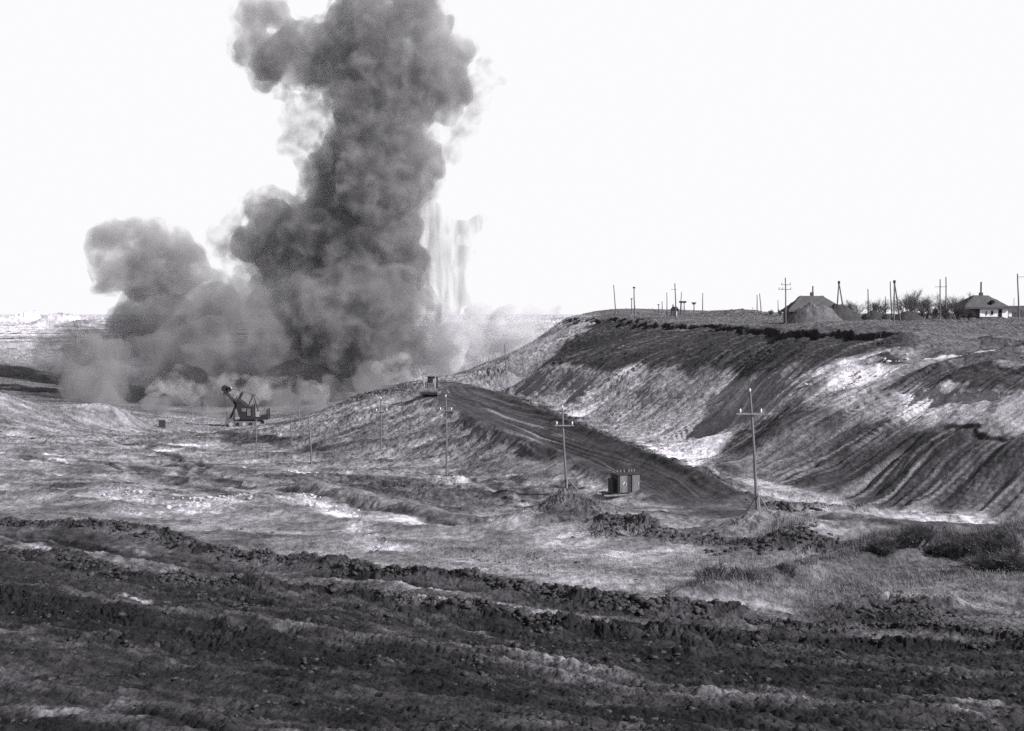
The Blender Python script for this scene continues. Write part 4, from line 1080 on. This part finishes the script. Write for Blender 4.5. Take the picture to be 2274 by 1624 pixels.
# ------------------------------------------------------------------ broken ground: clods and dead grass
def clods(name, label, spots, mat, seed, flat=.6):
    """spots: (polyline in view px, half width m, count, size min, size max)"""
    q = np.random.RandomState(seed)
    bm = bmesh.new(); bmesh.ops.create_icosphere(bm, subdivisions=1, radius=1.0)
    bv = np.array([v.co[:] for v in bm.verts]); bf = np.array([[v.index for v in f.verts] for f in bm.faces]); bm.free()
    VV, FF = [], []; base = 0
    for (pts, w, cnt, s0, s1) in spots:
        pl = W2(pts); seg = np.hypot(*(pl[1:] - pl[:-1]).T); cum = np.concatenate([[0], np.cumsum(seg)])
        for k in range(cnt):
            t = q.uniform(0, cum[-1]); i = min(np.searchsorted(cum, t, 'right') - 1, len(seg) - 1); f = (t - cum[i]) / seg[i]
            c = pl[i] + (pl[i + 1] - pl[i]) * f + q.normal(0, w * .55, 2)
            if perlin(np.array([c[0] * .5 + 3]), np.array([c[1] * .5]), 71)[0] < (.12 if w > 1.4 else -.12): continue
            s = s0 * .7 + (s1 * .85 - s0) * q.rand() ** 5
            z = grid_z(c[0], c[1], Z)
            v = (bv + .42 * q.uniform(-1, 1, bv.shape)) * np.array([s, s * q.uniform(.6, 1), s * flat * q.uniform(.6, 1)])
            a = q.uniform(0, 6.28); ca, sa = math.cos(a), math.sin(a); tl = q.uniform(-.6, .6)
            R1 = np.array([[ca, -sa, 0], [sa, ca, 0], [0, 0, 1]]); R2 = np.array([[1, 0, 0], [0, math.cos(tl), -math.sin(tl)], [0, math.sin(tl), math.cos(tl)]])
            v = v @ (R1 @ R2).T + np.array([c[0], c[1], z + s * .12])
            VV.append(v); FF.append(bf + base); base += len(bv)
    V = np.concatenate(VV); Fc = np.concatenate(FF)
    me = bpy.data.meshes.new(name); me.vertices.add(len(V)); me.vertices.foreach_set('co', V.ravel().astype(np.float32))
    me.loops.add(len(Fc) * 3); me.loops.foreach_set('vertex_index', Fc.ravel().astype(np.int32)); me.polygons.add(len(Fc))
    me.polygons.foreach_set('loop_start', np.arange(0, len(Fc) * 3, 3, dtype=np.int32)); me.polygons.foreach_set('loop_total', np.full(len(Fc), 3, dtype=np.int32))
    me.update(); me.materials.append(mat)
    o = bpy.data.objects.new(name, me); COL.objects.link(o)
    return tag(o, label, 'soil', kind='stuff')
B1 = [(-100,1160),(0,1168),(83,1181),(187,1193),(271,1197),(375,1210),(479,1235),(583,1247),(708,1260),(812,1277),(947,1285),(1019,1289),(1086,1299),(1153,1315),(1236,1325),(1286,1342),(1353,1352),(1453,1362),(1553,1365),(1650,1372)]
B2 = [(-100,1230),(0,1238),(167,1250),(229,1280),(333,1296),(500,1305),(708,1317),(947,1342),(1100,1368),(1250,1385)]
clods('earth_clods', 'dark earth clods strewn along the near berms and rubble rows', [
    (B1, .85, 5600, .04, .32), (B2, .85, 4400, .04, .28), ([(1150,1305),(1286,1335),(1400,1360),(1480,1370)], 1.0, 900, .06, .34),
    ([(-100,1360),(400,1390),(900,1420),(1400,1430),(2000,1440),(2350,1450)], 5.0, 2600, .02, .22), ([(-100,1480),(700,1490),(1500,1500),(2350,1510)], 4.0, 2200, .02, .18), ([(-100,1600),(700,1600),(1500,1600),(2350,1600)], 2.5, 2000, .015, .15),
    ([(-50,1290),(400,1330),(900,1360),(1250,1400)], 2.0, 1800, .04, .2), ([(1600,1375),(1800,1390),(2050,1385),(2300,1420)], 1.5, 1400, .04, .22), ([(1890,1355),(1980,1350),(2070,1370)], 1.2, 500, .05, .25),
    ([(1335,1195),(1380,1178),(1420,1180),(1470,1195),(1560,1200),(1660,1215),(1760,1220),(1840,1232),(1900,1240)], 1.8, 1500, .05, .34), ([(1345,1182),(1400,1175),(1450,1188)], 1.0, 300, .05, .38),
    ([(1600,1235),(1760,1215),(1840,1228)], 1.4, 500, .05, .38), ([(1735,1136),(1752,1130)], .4, 40, .15, .5), ([(1700,1132),(1760,1138),(1850,1142)], .8, 150, .08, .35),
    ([(560,1070),(760,1070),(960,1090),(1130,1125)], 3.5, 800, .06, .4), ([(1150,1160),(1230,1140),(1370,1165)], 2, 300, .06, .3),
    ([(730,905),(790,885),(860,868),(935,862)], 5, 350, .15, .8), ([(0,960),(150,985),(330,975)], 10, 300, .1, .6), ([(0,1150),(600,1190),(1100,1240),(1500,1290)], 5, 900, .03, .18), ([(1100,868),(1320,958),(1450,1010),(1560,1055),(1680,1122)], 1.2, 700, .08, .4)], M_CLOD, 3)
clods('pale_clods', 'white lumps of broken clay lying in heaps on the pit floor', [
    ([(410,1130),(470,1115),(535,1120)], 2.2, 500, .05, .35), ([(672,1105),(700,1115),(760,1145),(805,1152)], 1.0, 320, .05, .35), ([(972,1078),(1027,1078)], .8, 90, .05, .22),
    ([(230,1110),(340,1100)], 3, 160, .05, .3), ([(640,1048),(700,1050)], .7, 60, .08, .35), ([(1880,830),(1970,810)], 4, 120, .15, .7), ([(800,1170),(850,1225)], .6, 60, .04, .2), ([(1290,1200),(1310,1205),(1375,1202)], .4, 24, .06, .25)], M_CLODL, 4)

def grass(name, label, spots, mat, seed):
    q = np.random.RandomState(seed); VV = []
    for (pts, w, cnt, h0, h1, lean) in spots:
        pl = W2(pts); seg = np.hypot(*(pl[1:] - pl[:-1]).T); cum = np.concatenate([[0], np.cumsum(seg)])
        for k in range(cnt):
            t = q.uniform(0, cum[-1]); i = min(np.searchsorted(cum, t, 'right') - 1, len(seg) - 1); f = (t - cum[i]) / seg[i]
            c = pl[i] + (pl[i + 1] - pl[i]) * f + q.normal(0, w * .5, 2)
            z = grid_z(c[0], c[1], Z) - .03
            nb = q.randint(5, 10); b = np.array([c[0], c[1], z])
            for j in range(nb):
                h = q.uniform(h0, h1); a = q.uniform(0, 6.28); dx = np.array([math.cos(a), math.sin(a), 0]); l = h * lean * q.uniform(.2, 1)
                s = np.array([-dx[1], dx[0], 0]) * .006 * (1 + h)
                o_ = b + np.array([q.normal(0, .08), q.normal(0, .08), 0])
                m_ = o_ + dx * l * .35 + np.array([0, 0, h * .6]); t_ = o_ + dx * l + np.array([0, 0, h])
                VV.append(np.array([o_ - s, o_ + s, m_ + s * .7, m_ - s * .7, t_]))
    n_ = len(VV); V = np.concatenate(VV).astype(np.float32)
    base = (np.arange(n_) * 5)[:, None]
    loops = np.concatenate([base + np.array([[0, 1, 2, 3]]), base + np.array([[3, 2, 4]])], 1).astype(np.int32)
    me = bpy.data.meshes.new(name); me.vertices.add(len(V)); me.vertices.foreach_set('co', V.ravel()); me.loops.add(n_ * 7); me.loops.foreach_set('vertex_index', loops.ravel())
    me.polygons.add(n_ * 2); st = np.stack([np.arange(n_) * 7, np.arange(n_) * 7 + 4], 1).ravel().astype(np.int32)
    me.polygons.foreach_set('loop_start', st); me.polygons.foreach_set('loop_total', np.tile([4, 3], n_).astype(np.int32)); me.update(); me.materials.append(mat)
    o = bpy.data.objects.new(name, me); COL.objects.link(o)
    return tag(o, label, 'grass', kind='stuff')
grass('dry_grass', 'thin dry pale grass scattered over the middle ground', [
    ([(860,1220),(1100,1230),(1350,1260),(1600,1290)], 6, 1800, .04, .22, 1.2), ([(100,1150),(600,1195),(800,1235)], 4, 500, .04, .2, 1.2), ([(1650,1330),(1900,1300),(2280,1300)], 3, 1300, .05, .28, 1.1),
    ([(1690,1215),(1740,1195),(1790,1215)], 1.2, 300, .2, .6, .5), ([(1540,1260),(1650,1240),(1760,1260)], 2.5, 350, .08, .4, .8), ([(1160,1155),(1260,1140),(1350,1160)], 2, 300, .15, .4, .6)], M_GRASS, 5)
grass('dark_weeds', 'dense dark dead weeds on the ridge at the right', [
    ([(1920,1245),(2020,1222),(2120,1235),(2290,1245)], 1.8, 900, .1, .6, 1.3), ([(2060,1215),(2200,1210),(2300,1215)], 3.5, 600, .1, .7, 1.3), ([(2130,1250),(2300,1270)], 1.6, 400, .1, .6, 1.3),
    ([(1540,1325),(1600,1310),(1650,1300)], 1.3, 600, .1, .65, 1.0), ([(1640,1320),(1800,1285),(1950,1245)], .8, 350, .08, .35, .9)], M_WEED, 6)

GS = 'dead scrub bushes of the near right ridge'
for k, (u, v, d, w, h, lb) in enumerate(((1590, 1335, 56, 95, 75, 'dead bush at the left foot of the near ridge, apart from the others'), (1650, 1320, 57, 60, 55, 'small dead bush climbing the near ridge next to the lone one'),
     (1960, 1240, 66, 80, 60, 'first dead bush where the near ridge levels out'), (2030, 1232, 67, 90, 75, 'dark dead bush on the ridge crest, second of the thicket'), (2090, 1235, 67, 80, 62, 'dead bush in the left middle of the thicket'),
     (2140, 1238, 66, 100, 80, 'broad dead bush in the middle of the thicket'), (2190, 1262, 63, 90, 70, 'dead bush lowest down in front of the thicket'), (2220, 1230, 66, 110, 95, 'tall dead bush near the right edge of the thicket'),
     (2262, 1265, 62, 110, 90, 'dead bush cut by the right edge of the picture'), (1740, 1300, 60, 45, 30, 'tiny tuft-like dead bush halfway up the near ridge'))):
    tree(lb, u, v, d, w * 1.25, h * .72, 40 + k, GS, 'dead_bush', n0=8, dark=True)
# ------------------------------------------------------------------ blast smoke and dust (real volumes)
from mathutils import noise as mn
def smoke_mat(name, dens, alb, scale, lo, hi, aniso=0.2, stretch=(1, 1, 1), base=0.0, fine=3.1, rate=1.0):
    m = bpy.data.materials.new(name); m.use_nodes = True
    nt = m.node_tree; N = nt.nodes; L = nt.links
    N.remove(N['Principled BSDF'])
    vp = N.new('ShaderNodeVolumePrincipled')
    vp.inputs['Color'].default_value = (alb, alb * .988, alb * 1.008, 1)
    vp.inputs['Anisotropy'].default_value = aniso
    vp.inputs['Density Attribute'].default_value = ''
    tc = N.new('ShaderNodeTexCoord'); mp = N.new('ShaderNodeMapping'); mp.inputs['Scale'].default_value = stretch
    L.new(tc.outputs['Object'], mp.inputs[0])
    n1 = N.new('ShaderNodeTexNoise'); n1.inputs['Scale'].default_value = scale; n1.inputs['Detail'].default_value = fine; n1.inputs['Roughness'].default_value = .6
    n1.inputs['Distortion'].default_value = .3
    L.new(mp.outputs[0], n1.inputs['Vector'])
    mr = N.new('ShaderNodeMapRange'); mr.inputs['From Min'].default_value = lo; mr.inputs['From Max'].default_value = hi
    mr.inputs['To Min'].default_value = base * dens; mr.inputs['To Max'].default_value = dens
    mr.interpolation_type = 'SMOOTHSTEP'
    L.new(n1.outputs['Fac'], mr.inputs['Value'])
    L.new(mr.outputs[0], vp.inputs['Density'])
    L.new(vp.outputs[0], N['Material Output'].inputs['Volume'])
    m.cycles.volume_step_rate = rate
    return m

def hull(name, blobs, mats, scales=(1.0,), voxel=1.1, disp=1.0, seed=0, squash=1.0):
    """closed billowing shells around a set of puffs: (view u, view v, radius in view px, distance)"""
    V, Fc, M = [], [], []
    cen = P(*[sum(b[k] for b in blobs) / len(blobs) for k in (0, 1)], 390)
    for si, sc_ in enumerate(scales):
        bm = bmesh.new()
        for (u, v, r, d) in blobs:
            rr = r * d / F * sc_
            c = P(u, v, d)
            mtx = Matrix.Translation(c - cen) @ Matrix.Diagonal((rr, rr * squash, rr, 1))
            bmesh.ops.create_icosphere(bm, subdivisions=2, radius=1.0, matrix=mtx)
        me = bpy.data.meshes.new('tmp'); bm.to_mesh(me); bm.free()
        o = bpy.data.objects.new('tmp', me); COL.objects.link(o)
        md = o.modifiers.new('r', 'REMESH'); md.mode = 'VOXEL'; md.voxel_size = voxel; md.use_smooth_shade = True
        dg = bpy.context.evaluated_depsgraph_get()
        ev = o.evaluated_get(dg); m2 = bpy.data.meshes.new_from_object(ev)
        bpy.data.objects.remove(o); bpy.data.meshes.remove(me)
        m2.update()
        nv = len(m2.vertices)
        co = np.empty(nv * 3); m2.vertices.foreach_get('co', co); co = co.reshape(-1, 3)
        no = np.array([v.normal[:] for v in m2.vertices])
        dv = np.empty(nv)
        for i in range(nv):
            p = Vector(co[i]) + Vector((seed * 31.7, 0, 0))
            a = 1 - abs(mn.noise(p / 9.0)) * 2
            b = 1 - abs(mn.noise(p / 4.2)) * 2
            c = 1 - abs(mn.noise(p / 2.0)) * 2
            dv[i] = (a - .5) * 2.6 + (b - .5) * 1.5 + (c - .5) * .7
        co = co + no * (dv * disp)[:, None]
        m2.vertices.foreach_set('co', co.ravel()); m2.update()
        o = bpy.data.objects.new('tmp', m2); COL.objects.link(o)      # a second pass heals folds, so the shell stays closed
        md = o.modifiers.new('r', 'REMESH'); md.mode = 'VOXEL'; md.voxel_size = voxel * .8; md.use_smooth_shade = True
        dg = bpy.context.evaluated_depsgraph_get(); m3 = bpy.data.meshes.new_from_object(o.evaluated_get(dg))
        bpy.data.objects.remove(o); bpy.data.meshes.remove(m2); m2 = m3
        co = np.empty(len(m2.vertices) * 3); m2.vertices.foreach_get('co', co); co = co.reshape(-1, 3)
        base = len(V)
        V += [tuple(c) for c in co]
        Fc += [tuple(base + i for i in p.vertices) for p in m2.polygons]
        M += [si] * len(m2.polygons)
        bpy.data.meshes.remove(m2)
    me = bpy.data.meshes.new(name); me.from_pydata(V, [], Fc)
    for m in mats: me.materials.append(m)
    me.polygons.foreach_set('material_index', M)
    me.polygons.foreach_set('use_smooth', [True] * len(M)); me.update()
    o = bpy.data.objects.new(name, me); o.location = cen; COL.objects.link(o)
    return o

def jit(bl, d0, seed, spread=.5):
    q = random.Random(seed)
    return [(b[0], b[1], b[2], (b[3] if len(b) > 3 else d0) + q.uniform(-1, 1) * spread * b[2] * d0 / F) for b in bl]

COLUMN = [(650,150,42),(700,175,34),(640,75,30),(720,90,45),(1015,200,36),(1030,110,26),(675,60,26),(1000,260,22),(565,40,42),(560,95,46),(592,150,42),(588,192,22),(612,28,34),(545,120,26),(640,110,55),(690,125,52),(700,150,45),(775,50,52),(770,130,70),(840,60,75),(920,45,70),(800,-60,80),(905,-60,85),
  (850,150,95),(940,150,80),(985,190,58),(1010,130,32),(1028,180,28),(1000,240,30),(990,60,22),(985,100,35),
  (900,230,80),(800,230,75),(750,195,48),(830,310,88),(890,330,78),(770,330,60),(735,360,50),(700,390,36),(840,400,105),(760,430,85),(900,410,72),(955,345,34),(965,370,26),
  (850,500,100),(760,530,110),(880,590,78),(830,680,115),(780,620,120),(890,690,75),(700,520,80),(610,490,62),(575,460,34),(640,560,85),(560,540,46),(680,620,80),(740,720,100),(830,760,90),(900,755,60)]
LOBES = [(690,245,42),(685,300,40),(705,350,36),(660,260,32),(700,210,34),(730,280,40),(650,320,24),(680,370,26),(620,210,22),(600,200,18),(1060,230,26),(1045,270,24),(1010,300,24),(1065,140,20),(1100,175,18),(1075,200,18),(985,330,24),(1005,350,18),(630,330,14),(645,300,16),(480,520,18),(590,440,20),(545,450,18),(520,480,16),(510,530,36),(495,545,28),(525,575,32),(545,560,30),(1078,165,20),(1052,192,18),(1092,160,12),(655,235,18),(662,270,24),(652,315,20),(690,240,28),(700,275,22),(960,420,22),(975,390,16),(700,330,26)]
PUFF = [(232,545,44),(262,520,30),(300,525,38),(345,530,40),(400,555,42),(430,590,38),(440,610,28),(330,590,68),(255,600,50),(235,640,24),(300,640,38),(400,620,48),(360,610,60),(215,580,30),(385,530,20)]
FRONT = [(250,900,34,330),(310,905,34,328),(370,908,32,326),(430,908,34,326),(490,905,36,326),(560,900,38,328),(620,905,36,326),(680,905,34,322),(740,890,32,312),(790,875,26,300),(830,858,24,290),(200,875,52,350),(230,820,60,380),(150,790,52,395),]
BANK = [(270,720,40),(235,760,44),(330,700,44),(390,690,44),(450,670,40),(250,770,58),(310,735,62),(380,720,72),(460,700,72),(540,690,72),(620,670,78),(700,690,90),(590,760,90),(480,770,85),(360,790,75),(700,790,85),(800,800,70),(900,790,62),(960,780,56),(220,830,45),(300,850,50),(400,850,60),(520,850,62),(640,850,60),(740,850,45),
  (820,835,42),(340,670,46),(400,655,45),(470,640,36),(540,640,42),(600,610,48),(310,690,45),(150,830,34),(180,790,36),(880,830,30),(430,890,38),(350,895,35),(520,900,36),(600,905,34),(670,900,28),(290,905,25)]
EASTD = [(985,715,34),(1060,705,26),(1120,705,24),(1180,703,20),(1235,703,14),(1180,750,40),(1215,735,30),(1170,790,26),(1090,820,26),(1130,810,22),(1000,740,36),(1050,735,34),(1110,735,32),(1010,775,48),(1060,765,46),(1110,760,42),(1150,745,40),(1190,725,32),(1225,715,22),(1050,800,40),(1090,715,25),(1030,730,30),(1000,820,30),(970,820,30),(1140,780,30)]
WISPS = [(365,860,34),(400,835,22),(420,870,30),(545,870,32),(520,845,18),(600,860,30),(650,890,34),(690,880,28),(715,880,18),(640,850,22),(895,805,18),(870,790,12),(880,825,26),(910,840,22),(850,830,20),(475,850,24)]
smk = smoke_mat('dark_smoke', .24, .46, .095, .32, .62, base=.12, fine=6, rate=.35, stretch=(1, 1, .55))
smh = smoke_mat('smoke_fringe', .15, .60, .17, .44, .66, fine=6, rate=.35)
pfm = smoke_mat('puff_smoke', .24, .66, .12, .34, .60, base=.12, fine=6, rate=.35)
bkm = smoke_mat('bank_dust', .20, .58, .065, .32, .66, base=.2, fine=6, rate=.4)
esm = smoke_mat('thin_dust', .30, .975, .08, .36, .66, base=.1, fine=6, rate=.5)
wsm = smoke_mat('pale_dust', .22, .95, .17, .46, .68, base=.0, fine=6, rate=.5)
frm = smoke_mat('low_dust', .20, .56, .06, .34, .70, base=.08, fine=6, rate=.4)
crm = smoke_mat('falling_debris', .26, .55, .30, .45, .68, stretch=(1, 1, .16), fine=6, rate=.5)
o = hull('smoke_column', jit(COLUMN, 400, 1), [smk, smh], scales=(.91, 1.15), seed=1)
tag(o, 'towering dark grey blast smoke column rising out of the pit beyond the excavator and leaving the frame', 'smoke')
o = hull('smoke_wisp', jit(LOBES, 398, 2, 1.0), [wsm if False else smh], scales=(1.15,), seed=2)
tag(o, 'ragged half-transparent wisps of smoke clinging round the edges of the dark column', 'smoke', kind='stuff')
o = hull('smoke_puff', jit(PUFF, 385, 3), [pfm, smh], scales=(.92, 1.08), seed=3)
tag(o, 'round cauliflower-shaped smoke puff at the left of the tall dark column', 'smoke')
o = hull('dust_bank', jit(BANK, 400, 4, .9), [bkm], seed=4, disp=1.5)
tag(o, 'low grey dust bank rolling over the pit floor under the column', 'dust', kind='stuff')
o = hull('low_dust', [(b[0], b[1], b[2] * 1.25, b[3]) for b in jit(FRONT, 330, 8, .8)], [frm], seed=9, disp=2.2)
tag(o, 'thin grey dust creeping over the pit floor round the excavator', 'dust', kind='stuff')
o = hull('pale_dust', jit(EASTD, 470, 5), [esm], seed=5, disp=1.5)
tag(o, 'thin pale dust drifting between the column and the cut bank', 'dust', kind='stuff')
o = hull('dust_wisp', jit(WISPS, 352, 6), [wsm], seed=6, disp=1.2)
tag(o, 'whitish dust wisps rising behind the excavator and bulldozer', 'dust', kind='stuff')
CURT = [(930,430,30),(950,480,34),(985,500,28),(985,560,32),(990,610,32),(990,650,30),(940,540,34),(945,620,34),(1025,660,22),(1030,580,24),(1020,500,20),(955,500,20),(960,540,26),(965,580,26),(968,620,26),(975,660,24),(1000,540,22),(1010,580,28),(1010,620,28),(1005,660,26),(1040,530,20),(1055,495,18),(1072,488,12),(1035,570,22),(1028,610,20),(960,700,22),(1010,690,18),(915,480,26),(925,440,20),(945,460,16)]
o = hull('falling_debris', jit(CURT, 402, 7), [crm], seed=7, disp=.8)
tag(o, 'thin streaky curtain of falling dust at the right side of the smoke column', 'dust', kind='stuff')
